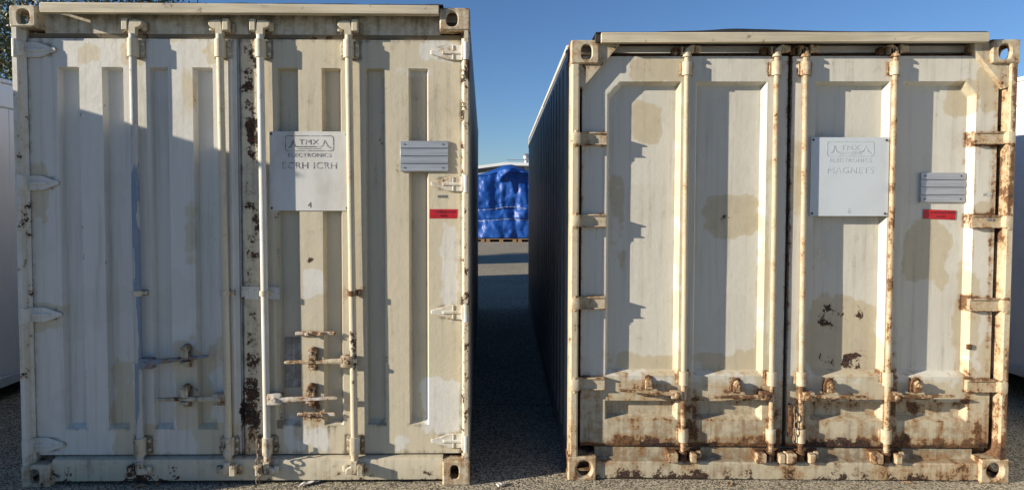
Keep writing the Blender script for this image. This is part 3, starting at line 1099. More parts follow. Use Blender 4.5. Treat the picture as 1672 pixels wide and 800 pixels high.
# rods: lower u, upper u, side the cam points to, rust, material
RODS_A = [(0.632, 0.632, 1, .10, 'paintBlue'), (1.113, 1.095, -1, .22, 'paintA'), (1.325, 1.311, 1, .10, 'paintA'), (1.804, 1.784, -1, .16, 'paintA')]
rodsA = []
for k, (ub, ut, s_, ru, m) in enumerate(RODS_A):
    wr = (lambda ru, k: lambda u, v, w: ((0.2 if k in (0, 2) else 0.7) + 0.25 * (fbm(u * 9, v * 4, 1.) - .5), ru + 0.35 * (1 - sstep(.1, .3, v)),
          (0.55 * sstep(.48, .6, fbm(u * 2, v * 5, 2.)) * ((v > .55) & (v < .85)) if k == 3 else 0.1 + 0 * u), 0.15 + 0.2 * (1 - sstep(.1, .4, v))))(ru, k)
    if k == 0:
        wr = lambda u, v, w: (0.12 + 0.55 * sstep(.5, .62, fbm(u * 40, v * 4, 3.)) + 0.9 * sstep(1.75, 1.95, v + .2 * fbm(u * 3, v * 6, 1.)), 0.14 + 0 * u, 0.1 + 0 * u, 0.15 + 0 * u)
    rd = rod(A_, m, wr, ub, ut, 0.115, 2.45, 0.030, 0.0195)
    rodsA.append(rd)
    hw = wA_hw(0.12, 0.15, 0.22, 0.8)
    lowr = wA_hw(0.30 if k != 0 else .18, 0.32, 0.5, 0.6)
    bracket_A(rd, ut, 2.329, 2.424, hw)
    bracket_A(rd, ub, 0.166, 0.262, lowr)
    guide_A(rd, (ub + ut) / 2, 1.057, wA_hw(0.75 if k == 3 else 0.2, 0.2, 0.35, 0.6))
    cam(rd, 'paintA', hw, ut, 2.443, 0.034, s_, 1)
    cam(rd, 'paintA', lowr, ub, 0.135, 0.012, s_, -1, 0.82, 0.030)
    keeper(A_, 'paintA', hw, ut, 2.468, 2.532, s_, 0.080, 0.014)
    keeper(A_, 'paintA', lowr, ub, 0.064, 0.122, s_, 0.036, -0.020)

handle(rodsA[0], 'paintBlue', wA_hw(.36, .4, .6, .1), (.640, .719, .646, .704), (.70, .682), (1.014, .716), 0.016)
handle(rodsA[1], 'paintA', wA_hw(.34, .35, .65, .7), (1.035, 1.106, .446, .510), (1.05, .482), (.730, .479), 0.016)
handle(rodsA[3], 'paintA', wA_hw(.46, .25, .45, .7), (1.733, 1.798, .652, .716), (1.745, .686), (1.427, .680), 0.016)
handle(rodsA[2], 'paintA', wA_hw(.48, .25, .4, .4), (1.330, 1.412, .446, .508), (1.40, .474), (1.712, .484), 0.016)

def catch_A(door, u, v, wear, up=0.052, dn=0.055):
    """bolted plate with a swivel latch above and a ledge under the bar"""
    mb = MB()
    mb.bbox(u - .020, u + .020, DA - .008, DA + .001, v - dn, v + up * .6, .004)
    mb.bbox(u - .022, u + .022, 0.000, DA - .004, v - .026, v - .014, .003)
    mb.tube((u, DA - .004, v + up), (u, 0.002, v + up), .024, .021, 14, 1)
    mb.tube((u - .004, 0.003, v + up), (u - .004, -.008, v + up), .012, .009, 10, 1)
    mb.bbox(u - .012, u + .024, 0.000, .012, v + .010, v + up, .004)
    mb.bbox(u - .014, u + .014, 0.030, DA - .006, v - dn + .005, v - .024, .006)
    bolts(mb, [(u, v - dn + .018)], 0.030, .012, .010)
    return mb.build("handle_catch", 'paintA', door, wear, 32)
catch_A(dAl, .886, .700, wA_hw(.28, .25, .55, .9))
catch_A(dAl, .882, .480, wA_hw(.30, .25, .6, .9))
catch_A(dAr, 1.576, .682, wA_hw(.62, .2, .4, .6))
catch_A(dAr, 1.567, .481, wA_hw(.66, .25, .45, .6))
for v, a, b in ((.832, 1.478, 1.698), (.382, 1.486, 1.696)):
    mb = MB()
    mb.bbox(a, b, DA - .022, DA - .003, v - .010, v + .010, .004)
    mb.bbox(a + .055, b - .060, DA - .030, DA - .020, v - .013, v + .013, .004)
    bolts(mb, [(a + .07, v), (b - .075, v)], DA - .030, .010, .008)
    mb.build("rusty_bar", 'paintA', dAr, wA_hw(.62, .15, .3, .5), 32)
mb = MB()
mb.poly([(1.187, 1.020), (1.397, 1.020), (1.397, 1.088), (1.187, 1.092)], DA - .016, DA - .007, .002)
mb.build("rod_plate", 'paintA', dAr, wA_hw(.12, .25, .35, .4), 30)
mb = MB()
mb.bbox(1.405, 1.492, DA + .033, DA + .041, .52, .80, .002)
mb.build("patch_plate", 'paintA', dAr, wA_hw(.1, .05, .2, .3), 30)
mb = MB()
mb.poly([(1.37, .300), (1.40, .300), (1.40, .345), (1.37, .345)], DA - .005, DA + .001, .001)
mb.build("label_holder", 'paintA', dAr, wA_hw(.3, .3, .5, .5), 30)

sign(A_, 1.342, 1.781, 1.506, 1.937, 0.0595, 'ink', ("ELECTRONICS", "ECRH ICRH"), "4", 'plateA')
louvre(A_, 2.057, 2.321, 1.719, 1.887, 0.056)
sticker(A_, 2.216, 2.366, 1.464, 1.515, DA)
chain("chain", A_, (1.292, -0.022, 0.255), 9)

# ================================================================== right container (8 ft)
HB = 2.438
B_ = empty("shipping_container", (0.415, 3.6542, 0), -0.0133)
tag(B_, "rusty grey-cream shipping container with four wide recessed door panels, the right of the two", "shipping container")
DB = 0.055

def wB_frame(u, v, w):
    right = sstep(2.2, 2.38, u)
    low = 1 - sstep(0.1, 0.7, v)
    n = fbm(u * 5, v * 2.5, w * 5)
    r = 0.24 + 0.12 * right + 0.20 * low + 0.34 * right * sstep(.42, .6, fbm(u * 14, v * 0.9, 3.1)) + 0.2 * sstep(.03, .06, w) * right
    return 0.85 + 0.3 * (n - .5), r, 0.16 + 0.14 * low, 0.25 + 0.1 * low

def wB_cast(u, v, w):
    low = 1 - sstep(0.2, 1.0, v)
    return 0.95 + 0 * u, 0.38 + 0.04 * low + 0.3 * sstep(.02, .05, w), 0.16 + 0 * u, 0.46 + 0 * u

def wB_door(u, v, w):
    base = 0.22 + 0.3 * (fbm(u * 2.4, v * 1.6, 5.2) - .5)
    base = base + 0.85 * (1 - sstep(0.45, 0.62, v + 0.12 * (fbm(u * 5, v * 5, 2.) - .5)))
    t = apply(base, u, v, TAN_B, 0.05)
    r = 0.06 + 0.20 * (1 - sstep(.3, .62, v))
    for k, (a, b, c, d, val) in enumerate(RUST_B):
        r = np.maximum(r, val * 0.95 * blob(u, v, a, b, c, d, k + 71, 0.03, 0.03))
    r = np.maximum(r, 0.62 * drips(u, v, 0.45, 0.22, 4, 34))
    r = np.maximum(r, 0.40 * drips(u, v, 0.60, 0.18, 8, 30))
    r = np.maximum(r, 0.5 * drips(u, v, 0.335, 0.14, 6, 40))
    r = np.maximum(r, 0.85 * (1 - sstep(0.185, 0.222, v + 0.05 * (fbm(u * 14, v * 3, 1.) - .5))))
    edge = np.maximum(np.exp(-((u - 2.345) / 0.018) ** 2), 0.7 * np.exp(-((u - 2.247) / 0.010) ** 2))
    r = np.maximum(r, 0.48 * edge * (0.6 + fbm(u * 3, v * 1.5, 2.) * .9))
    ch = np.zeros_like(u)
    for k, (a, b, c, d, val) in enumerate(CHIP_B):
        rg = min(.02, .3 * min(b - a, d - c))
        ch = np.maximum(ch, 0.72 * val * blob(u, v, a, b, c, d, k + 91, 0.012, rg))
        r = np.maximum(r, 0.34 * val * blob(u, v, a - .02, b + .02, c - .03, d + .015, k + 95, 0.03, .02))
    for k, (a, b) in enumerate(((1.41, 1.51), (1.56, 1.68), (1.42, 1.53))):
        r = np.maximum(r, 0.40 * drips(u, v, (.88, .64, .62)[k], .12, k + 2, 60) * (u > a) * (u < b))
    lowv = 1 - sstep(.30, .62, v)
    r = np.maximum(r, 0.50 * np.exp(-((v - .452) / .030) ** 2) * (0.35 + fbm(u * 6, v * 9, 4.4)))
    r = np.maximum(r, 0.24 * sstep(.50, .64, fbm(u * 4.5, v * 8, 6.1)) * (1 - sstep(.40, .46, v)))
    for uu, wd in ((.647, .05), (1.137, .05), (1.300, .05), (1.781, .06), (2.30, .05)):
        r = np.maximum(r, (0.30 + 0.25 * lowv) * np.exp(-((u - uu) / wd) ** 2) * (0.35 * sstep(1.4, 2.3, v) + lowv) * (0.5 + fbm(u * 6, v * 4, uu)))
    for e_ in (.072, 1.207, 1.230, 2.360):
        r = np.maximum(r, 0.46 * np.exp(-((u - e_) / .012) ** 2))
    for e_, s_ in ((.438, .40), (.330, .42), (.592, .30)):
        r = np.maximum(r, s_ * np.exp(-((v - e_) / .010) ** 2) * (0.5 + fbm(u * 8, v * 3, e_)))
    for vv in (1.905, 1.452, .994, .538):
        r = np.maximum(r, 0.52 * rim(u, v, .0, .205, vv - .036, vv + .036, .011))
        r = np.maximum(r, 0.60 * rim(u, v, 2.215, 2.44, vv - .036, vv + .036, .013))
        r = np.maximum(r, 0.42 * drips(u, v, vv - .036, .16, vv * 3, 50) * ((u < .21) | (u > 2.215)))
    for uu in (.645, 1.136, 1.300, 1.781):
        for v0, v1 in ((2.252, 2.325), (.534, .610), (.213, .288)):
            r = np.maximum(r, 0.48 * rim(u, v, uu - .036, uu + .036, v0, v1, .010))
    for uu, vv in ((.45, .50), (.941, .486), (1.461, .487), (1.942, .490)):
        r = np.maximum(r, 0.62 * rim(u, v, uu - .028, uu + .028, vv, vv + .08, .012))
        r = np.maximum(r, 0.45 * drips(u, v, vv, .2, uu * 5, 40) * (np.abs(u - uu) < .16))
    ch = np.maximum(ch, 0.95 * (1 - sstep(0.19, 0.25, v + 0.06 * (fbm(u * 7, v * 3, 8.) - .5))) * sstep(.40, .55, fbm(u * 4, v * 2, 6.)))
    d_ = 0.14 + 0.46 * (1 - sstep(.2, .62, v)) + 0.3 * (1 - sstep(.18, .26, v)) + 0.12 * sstep(2.2, 2.35, v)
    d_ = d_ + 0.3 * np.exp(-((u - 2.345) / 0.02) ** 2)
    return t, r, ch, d_

def wB_sill(u, v, w):
    r = 0.27 + 0.16 * sstep(.45, .6, fbm(u * 5, v * 3, 3.)) * (1 - sstep(.10, .13, v))
    for a, b in ((0.60, 0.75), (1.10, 1.25), (1.24, 1.36), (1.70, 1.84), (1.95, 2.25)):
        r = np.maximum(r, 0.42 * blob(u, v, a, b, -.02, 0.14, int(a * 10), .02, .03))
    r = np.maximum(r, 0.42 * (v > .115) * sstep(.45, .6, fbm(u * 6, v * 6, 1.)))
    c = 0.7 * (1 - sstep(0.004, 0.024, v + 0.03 * (fbm(u * 7, v * 2, 5.) - .5))) + 0.22 * sstep(.5, .65, fbm(u * 7, v * 6, 9.))
    return 0.98 + 0 * u, r, c, 0.48 + 0.25 * (v > .10)

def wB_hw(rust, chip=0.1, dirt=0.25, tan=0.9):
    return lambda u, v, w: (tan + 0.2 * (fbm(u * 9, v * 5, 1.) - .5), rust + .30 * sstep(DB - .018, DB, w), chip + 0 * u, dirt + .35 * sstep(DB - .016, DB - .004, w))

casting(B_, 'paintB', wB_cast, 0.002, 0.156, 2.309, HB, 0, (0.088, 2.372, 0.030, 0.041, 2.8), 'L')
casting(B_, 'paintB', wB_cast, 2.280, 2.434, 2.309, HB, 0, (2.351, 2.372, 0.035, 0.043, 2.4), 'R')
casting(B_, 'paintB', wB_cast, -0.002, 0.156, 0, 0.135, 0, (0.090, 0.066, 0.040, 0.042, 2.0), 'L', hch=0.013)
casting(B_, 'paintB', wB_cast, 2.284, 2.442, 0, 0.135, 0, (2.364, 0.068, 0.041, 0.042, 2.0), 'R', hch=0.012)
mb = MB()
mb.sweep([(0.004, 0.016), (0.016, 0.004), (0.044, 0.004), (0.053, 0.012), (0.053, 0.12), (0.004, 0.12)], 'z', 0.135, 2.309, 0.02)
mb.build("corner_post", 'paintB', B_, wB_frame, 20)
mb = MB()
mb.sweep([(2.428, 0.012), (2.420, 0.004), (2.392, 0.004), (2.386, 0.010), (2.386, 0.12), (2.428, 0.12)], 'z', 0.135, 2.309, 0.02)
mb.build("corner_post", 'paintB', B_, wB_frame, 20)
# corner gussets across the top of the door opening
for pts in ([(.053, 2.190), (.070, 2.182), (.270, 2.416), (.270, 2.428), (.157, 2.428), (.157, 2.306), (.053, 2.306)],
            [(2.386, 2.182), (2.370, 2.178), (2.196, 2.386), (2.196, 2.428), (2.279, 2.428), (2.279, 2.306), (2.386, 2.306)]):
    mb = MB()
    mb.poly(pts, 0.018, 0.115, 0.003)
    mb.build("corner_gusset", 'paintB', B_, wB_hw(.28, .15, .3, .95), 20)
mb = MB()
mb.gbox(0.157, 2.279, 0.125, 0.16, 2.345, 2.425, 0.03)
mb.build("door_header", 'paintB', B_, wB_hw(.55, .35, 1.2, 1.1), 20)  # rust and grime, with extra dirt painting in the fascia board's shadow
mb = MB()
mb.gbox(0.157, 2.279, 0.020, 0.16, 2.4255, 2.4365, 0.03)
mb.build("header_lip", 'dark', B_, None, 20)  # dark colour stands in for the shade beneath the board
mb = MB()
mb.bbox(0.163, 2.243, -0.030, 0.010, 2.418, 2.4705, 0.003)
mb.build("fascia_board", 'wood', B_)
mb = MB()
xs = np.linspace(0.135, 2.235, 70)
prof = [(float(x), 2.473 + 0.004 * vnoise(i * 0.21, 3.0) + 0.016 * math.exp(-((x - 0.95) / 0.28) ** 2)) for i, x in enumerate(xs)]
mb.poly([(x, 2.4712) for x, z in reversed(prof)] + [(x, z) for x, z in prof], -0.020, L_ - 0.3)
mb.build("roof_felt", 'felt', B_, smooth=0)
mb = MB()
mb.bbox(0.134, 0.160, -0.010, 0.03, 2.421, 2.4695, 0.003)
mb.build("fascia_end", 'felt', B_)
# pale strip along the left roof edge, in three lengths
for y0, y1 in ((0.20, 2.55), (2.62, 3.6), (3.66, 5.86)):
    mb = MB()
    mb.bbox(-0.004, 0.10, y0, y1, HB - 0.0115, HB + 0.018, 0.004)
    mb.build("roof_edge_strip", 'membrane', B_)
mb = MB()
mb.sweep([(0.022, 0.006), (0.020, 0.014), (0.020, 0.096), (0.026, 0.104), (0.076, 0.113), (0.075, 0.165), (0.080, 0.169), (0.17, 0.169), (0.17, 0.006)],
         'x', 0.156, 2.284, 0.012)
o = mb.build("door_sill", 'paintB', B_, wB_sill, 20)
chassis(B_, HB, 'paintB', wB_frame, 'side', 'membrane', 'side')

PANB = [(.210, .620, 'L'), (.700, 1.094, ''), (1.360, 1.768, ''), (1.840, 2.242, 'R')]
def door_B(u0, u1, pans, extra):
    run, dep = 0.019, 0.047
    eu, ev = list(extra), [.580, .606, 2.222 - run, 2.222, .330, .330 + run, .438 - .008, .438]
    for a, b, c in pans:
        eu += [a, a + run, b - run, b]
    us, vs_ = grid(u0, u1, 0.0085, eu), grid(0.178, 2.360, 0.0085, ev)
    def Wf(U, V):
        y = np.full_like(U, DB)
        for a, b, c in pans:
            k = np.minimum(np.minimum((U - a) / run, (b - U) / run), np.minimum((V - .580) / .026, (2.222 - V) / run))
            if c == 'L':
                k = np.minimum(k, ((U - a) * .72 + (2.222 - V) * .70 - 0.055) / run)
            if c == 'R':
                k = np.minimum(k, ((b - U) * .75 + (2.222 - V) * .66 - 0.048) / run)
            y = y + dep * np.clip(k, 0, 1)
            k2 = np.minimum(np.minimum((U - a) / run, (b - U) / run), np.minimum((V - .330) / run, (.438 - V) / .008))
            y = y + 0.046 * np.clip(k2, 0, 1)
        y = y + 0.0035 * (fbm(U * 2.7, V * 2.1, 3.7, 3) - 0.5)
        low = 1 - sstep(.18, .34, V)
        y = y + low * 0.005 * (fbm(U * 16, V * 16, 9.) - .5)
        rag = 1 - sstep(.180, .205, V + 0.05 * (fbm(U * 12, V * 2, 4.) - .5))
        return y + 0.006 * rag
    mb = MB()
    mb.hf(us, vs_, Wf, 0.118)
    return mb.build("door", 'paintB', B_, wB_door, 25)
dBl = door_B(0.072, 1.207, PANB[:2], ())
dBr = door_B(1.230, 2.360, PANB[2:], ())
dBl['label'] = "left door leaf with two tall panels"
dBr['label'] = "right door leaf with sign and rusted bottom edge"
mb = MB()
mb.bbox(1.206, 1.2305, 0.088, 0.118, 0.178, 2.36, 0.001)
mb.bbox(1.213, 1.2205, 0.066, 0.089, 0.178, 2.36, 0.002)
mb.build("door_gasket", 'rubber', B_)

def hinge_B(door, v, side):
    q = (lambda a: a) if side < 0 else (lambda a: W_ - a)
    h = 0.036
    e = 0.207 if side < 0 else 0.221
    mb = MB()
    a, b = sorted((q(.046), q(e)))
    mb.bbox(a, b, DB - 0.022, DB + 0.001, v - h + .004, v + h - .004, 0.003)
    mb.bbox(a, b, DB - 0.032, DB + 0.001, v + h - .010, v + h, 0.003)
    mb.bbox(a, b, DB - 0.030, DB + 0.001, v - h, v - h + .008, 0.003)
    a, b = sorted((q(.016), q(.060)))
    mb.bbox(a, b, -0.004, DB - .004, v - h, v + h, 0.010, 2)
    mb.tube((q(.036), .012, v - h - .008), (q(.036), .012, v + h + .008), .015, .015, 12, .03)
    rr = .36 if side > 0 else .24
    return mb.build("hinge", 'paintB', door, lambda u, vv, w: (.95 + 0 * u, rr + .30 * sstep(.7, 1.0, np.abs(vv - v) / h), .14 + 0 * u, .34 + 0 * u), 30)
for v in (1.905, 1.452, .994, .538):
    hinge_B(dBl, v, -1)
for v in (1.909, 1.451, .990, .536):
    hinge_B(dBr, v, 1)

RODS_B = [(.647, .644, .30, 1), (1.137, 1.135, .28, 1), (1.304, 1.292, .34, -1), (1.781, 1.780, .22, -1)]
YB = 0.034
rodsB = []
for k, (ub, ut, ru, s_) in enumerate(RODS_B):
    wr = (lambda ru, k: lambda u, v, w: (0.75 + 0.3 * (fbm(u * 9, v * 4, 1.) - .5),
          np.maximum((ru if k == 3 else 0.12) + (0.55 * sstep(2.0, 2.3, v) if k == 2 else 0), ru + 0.25) * np.where((v < .55) | (k == 3), 1, .6) if k else np.where(v < .56, .56, .26) + 0 * u,
          0.12 + 0 * u, 0.18 + 0 * u))(ru, k)
    rd = rod(B_, 'paintB', wr, ub, ut, 0.150, 2.385, YB, 0.0150)
    rodsB.append(rd)
    for v0, v1, rr in ((2.252, 2.325, .2 + .2 * (k > 1)), (.534, .610, .28), (.213, .288, .30)):
        uu = ub + (ut - ub) * ((v0 - .15) / 2.2)
        mb = MB()
        mb.tube((uu, YB, v0), (uu, YB, v1), .0245, .0245, 18, .02)
        mb.bbox(uu - .0242, uu + .0242, YB + .002, DB - .002, v0 + .001, v1 - .001, .002)
        mb.bbox(uu - .036, uu + .036, DB - .008, DB + .002, v0 + .004, v1 - .004, .003)
        mb.build("rod_bracket", 'paintB', rd, wB_hw(rr, .1, .2, .6), 32)
    # upper cam: ring and prongs in a dark pocket; lower cam between rusty lugs
    mb = MB()
    mb.tube((ut, YB, 2.352), (ut, YB, 2.366), .025, .022, 16, 1)
    mb.poly([(ut - .012, 2.36), (ut + .012, 2.36), (ut + s_ * .030, 2.402), (ut + s_ * .045, 2.412), (ut + s_ * .020, 2.416), (ut - s_ * .010, 2.396)][::1], YB - .012, YB + .020, .003)
    mb.build("cam", 'paintB', rd, wB_hw(.45 if k > 1 else .25, .1, .3, .8), 30)
    mb = MB()
    mb.bbox(ut - .075, ut - .042, .060, .128, 2.368, 2.410, .006)
    mb.bbox(ut + .035, ut + .075, .030, .128, 2.378, 2.416, .006)
    mb.bbox(ut + .020, ut + .036, .020, .128, 2.372, 2.4175, .004)
    mb.bbox(ut - .032, ut - .024, .030, .128, 2.366, 2.408, .002)
    mb.bbox(ut - .080, ut + .080, .116, .128, 2.362, 2.418, .003)
    mb.build("cam_keeper", 'paintB', B_, wB_hw(.4, .15, .5, .9), 30)
    mb = MB()
    mb.tube((ub, YB, .146), (ub, YB, .160), .024, .022, 14, 1)
    mb.bbox(ub - .016, ub + .016, YB - .016, YB + .016, .106, .150, .004)
    mb.build("cam", 'paintB', rd, wB_hw(.75, .3, .5, .8), 30)
    mb = MB()
    mb.bbox(ub - .092, ub - .034, -.008, .078, .104, .160, .006)
    mb.bbox(ub + .034, ub + .072, -.004, .078, .103, .156, .006)
    mb.bbox(ub + .070, ub + .105, .030, .078, .116, .160, .008)
    mb.bbox(ub - .095, ub + .108, .064, .078, .110, .166, .003)
    mb.build("cam_keeper", 'paintB', B_, wB_hw(.50, .3, .45, .9), 30)

HB_ = [((.570, .633, .463, .504), (.60, .488), (.276, .510)), ((1.066, 1.130, .458, .502), (1.09, .478), (.775, .473)),
       ((1.300, 1.366, .454, .504), (1.34, .480), (1.653, .480)), ((1.778, 1.847, .454, .505), (1.82, .482), (2.133, .487))]
for rd, (hb, p0, p1), rr in zip(rodsB, HB_, (.5, .62, .52, .58)):
    handle(rd, 'paintB', wB_hw(rr, .2, .3, .9), hb, p0, p1, 0.008, .010, .017)
for d_, u, v in ((dBl, .450, .500), (dBl, .941, .486), (dBr, 1.461, .487), (dBr, 1.942, .490)):
    mb = MB()
    mb.poly([(u - .028, v + .010), (u + .028, v + .010), (u + .028, v + .050), (u + .016, v + .078), (u, v + .086), (u - .016, v + .078), (u - .028, v + .050)],
            DB - .010, DB + .002, .003)
    mb.poly([(u - .020, v + .012), (u + .020, v + .012), (u + .021, v + .054), (u + .014, v + .070), (u, v + .077), (u - .014, v + .070), (u - .021, v + .054)],
            .016, .030, .004)
    mb.bbox(u - .013, u + .013, .028, DB - .008, v + .020, v + .066, .003)
    mb.tube((u, .017, v + .052), (u, .002, v + .052), .013, .011, 12, 1)
    mb.bbox(u - .030, u + .034, -.006, DB - .002, v - .022, v - .012, .004)
    mb.bbox(u - .050, u + .068, -.012, -.001, v - .015, v - .008, .003)
    mb.build("handle_catch", 'paintB', d_, wB_hw(.62, .2, .35, .9), 30)
# small hasp with a loose chain link beside the seam
mb = MB()
mb.poly([(1.236, .24), (1.262, .24), (1.262, .42), (1.240, .43)], DB - .012, DB + .001, .003)
mb.bbox(1.241, 1.256, DB - .026, DB - .010, .30, .36, .004)
mb.build("hasp", 'paintB', dBr, wB_hw(.65, .3, .4, .9), 30)
chain("chain", B_, (1.266, DB - .035, .395), 5, 0.05)

sign(B_, 1.337, 1.766, 1.480, 1.914, DB - .008, 'inkpale', ("ELECTRONICS", "MAGNETS"), "6", 'plateB')
louvre(B_, 1.970, 2.224, 1.554, 1.722, 0.096)
sticker(B_, 1.995, 2.172, 1.462, 1.514, 0.100, 0.003)

# small tabs on the edge of the last panel and little dark labels
for v in (.968, .752):
    mb = MB()
    mb.bbox(2.222, 2.252, DB - .010, DB + .003, v - .014, v + .014, .003)
    mb.build("edge_clip", 'paintB', dBr, wB_hw(.75, .2, .4, 1.), 30)
for root, u, v, y, w in ((B_, 2.315, 1.600, DB, .05), (B_, 2.318, 1.462, DB - .024, .035), (A_, 2.285, 1.585, DA, .05)):
    mb = MB()
    mb.poly([(u - w / 2, v - .006), (u + w / 2, v - .007), (u + w / 2, v + .007), (u - w / 2, v + .006)], y - .0022, y + .001)
    mb.build("tape_label", 'ink', root, smooth=0)

# ================================================================== neighbours and background
def white_box(x0, x1, y0, y1, z0, z1, rz, label, flip):
    """plain white box body with seams, top and bottom trims, on a dark chassis"""
    r = empty("storage_container", (x0, y0, 0), rz)
    tag(r, label, "storage container", "white box bodies beside the two shipping containers")
    w, l = x1 - x0, y1 - y0
    mb = MB()
    mb.bbox(0, w, 0, l, z0 + .10, z1 - .20, .006)
    mb.build("body", 'whitebox', r)
    mb = MB()
    mb.bbox(-.014, w + .014, -.014, l + .014, z1 - .199, z1 - .012, .010)
    mb.build("top_rail", 'whitebox', r)
    mb = MB()
    mb.bbox(-.03, w + .03, -.03, l + .03, z1 - .0115, z1 + .02, .008)
    mb.build("roof_panel", 'whitebox', r)
    mb = MB()
    mb.bbox(-.012, w + .012, -.012, l + .012, z0 + .02, z0 + .099, .008)
    mb.build("bottom_rail", 'whitetrim', r)
    xf = w if flip else 0
    for k in range(1, int(l / 1.2) + 1):
        yy = k * 1.2
        if yy < l - .2:
            mb = MB()
            mb.bbox(xf - .006, xf + .006, yy - .02, yy + .02, z0 + .11, z1 - .205, .003)
            mb.build("panel_seam_strip", 'whitebox', r)
    mb = MB()
    for yy in (0.3, l * .35, l * .7, l - .3):
        mb.bbox(.10, w - .10, yy - .08, yy + .08, 0, z0 + .018, .006)
    mb.bbox(.25, .40, .2, l - .2, z0 - .05 if z0 > .1 else .02, z0 + .017, .004)
    mb.bbox(w - .40, w - .25, .2, l - .2, z0 - .05 if z0 > .1 else .02, z0 + .017, .004)
    mb.build("skid", 'under', r)
    return r
white_box(-6.20, -3.78, 2.81, 11.9, .10, 2.47, 0.004, "white box container in shade at the left picture edge, beyond the cream container", True)
white_box(4.06, 6.50, 2.2, 9.2, .19, 2.50, -0.006, "white box container beyond the rusty container, sunlit only along its top", False)

# unseen box added behind the left container to shade a band of the lane
def shade_box(x0, x1, y0, y1, h):
    r = empty("shade_caster_box", (x0, y0, 0))
    tag(r, "grey box added out of sight behind the cream container, casting a band of shade across the lane", "shade_box")
    w, l = x1 - x0, y1 - y0
    mb = MB()
    mb.poly([(.25, .12), (w - .25, .12), (w, h - .1), (w, h), (0, h), (0, h - .1)], 0, l, .01)
    mb.build("body", 'side', r)
    for k in range(4):
        mb = MB()
        xx = .5 + k * (w - 1.0) / 3
        mb.bbox(xx - .04, xx + .04, -.06, 0.002, .2, h - .12, .006)
        mb.build("rib", 'side', r)
    mb = MB()
    mb.bbox(.4, .6, .1, l - .1, 0, .121, .005)
    mb.build("foot", 'under', r)
    mb = MB()
    mb.bbox(w - .6, w - .4, .1, l - .1, 0, .121, .005)
    mb.build("foot", 'under', r)
shade_box(-7.0, -3.0, 15.4, 16.75, 2.3)

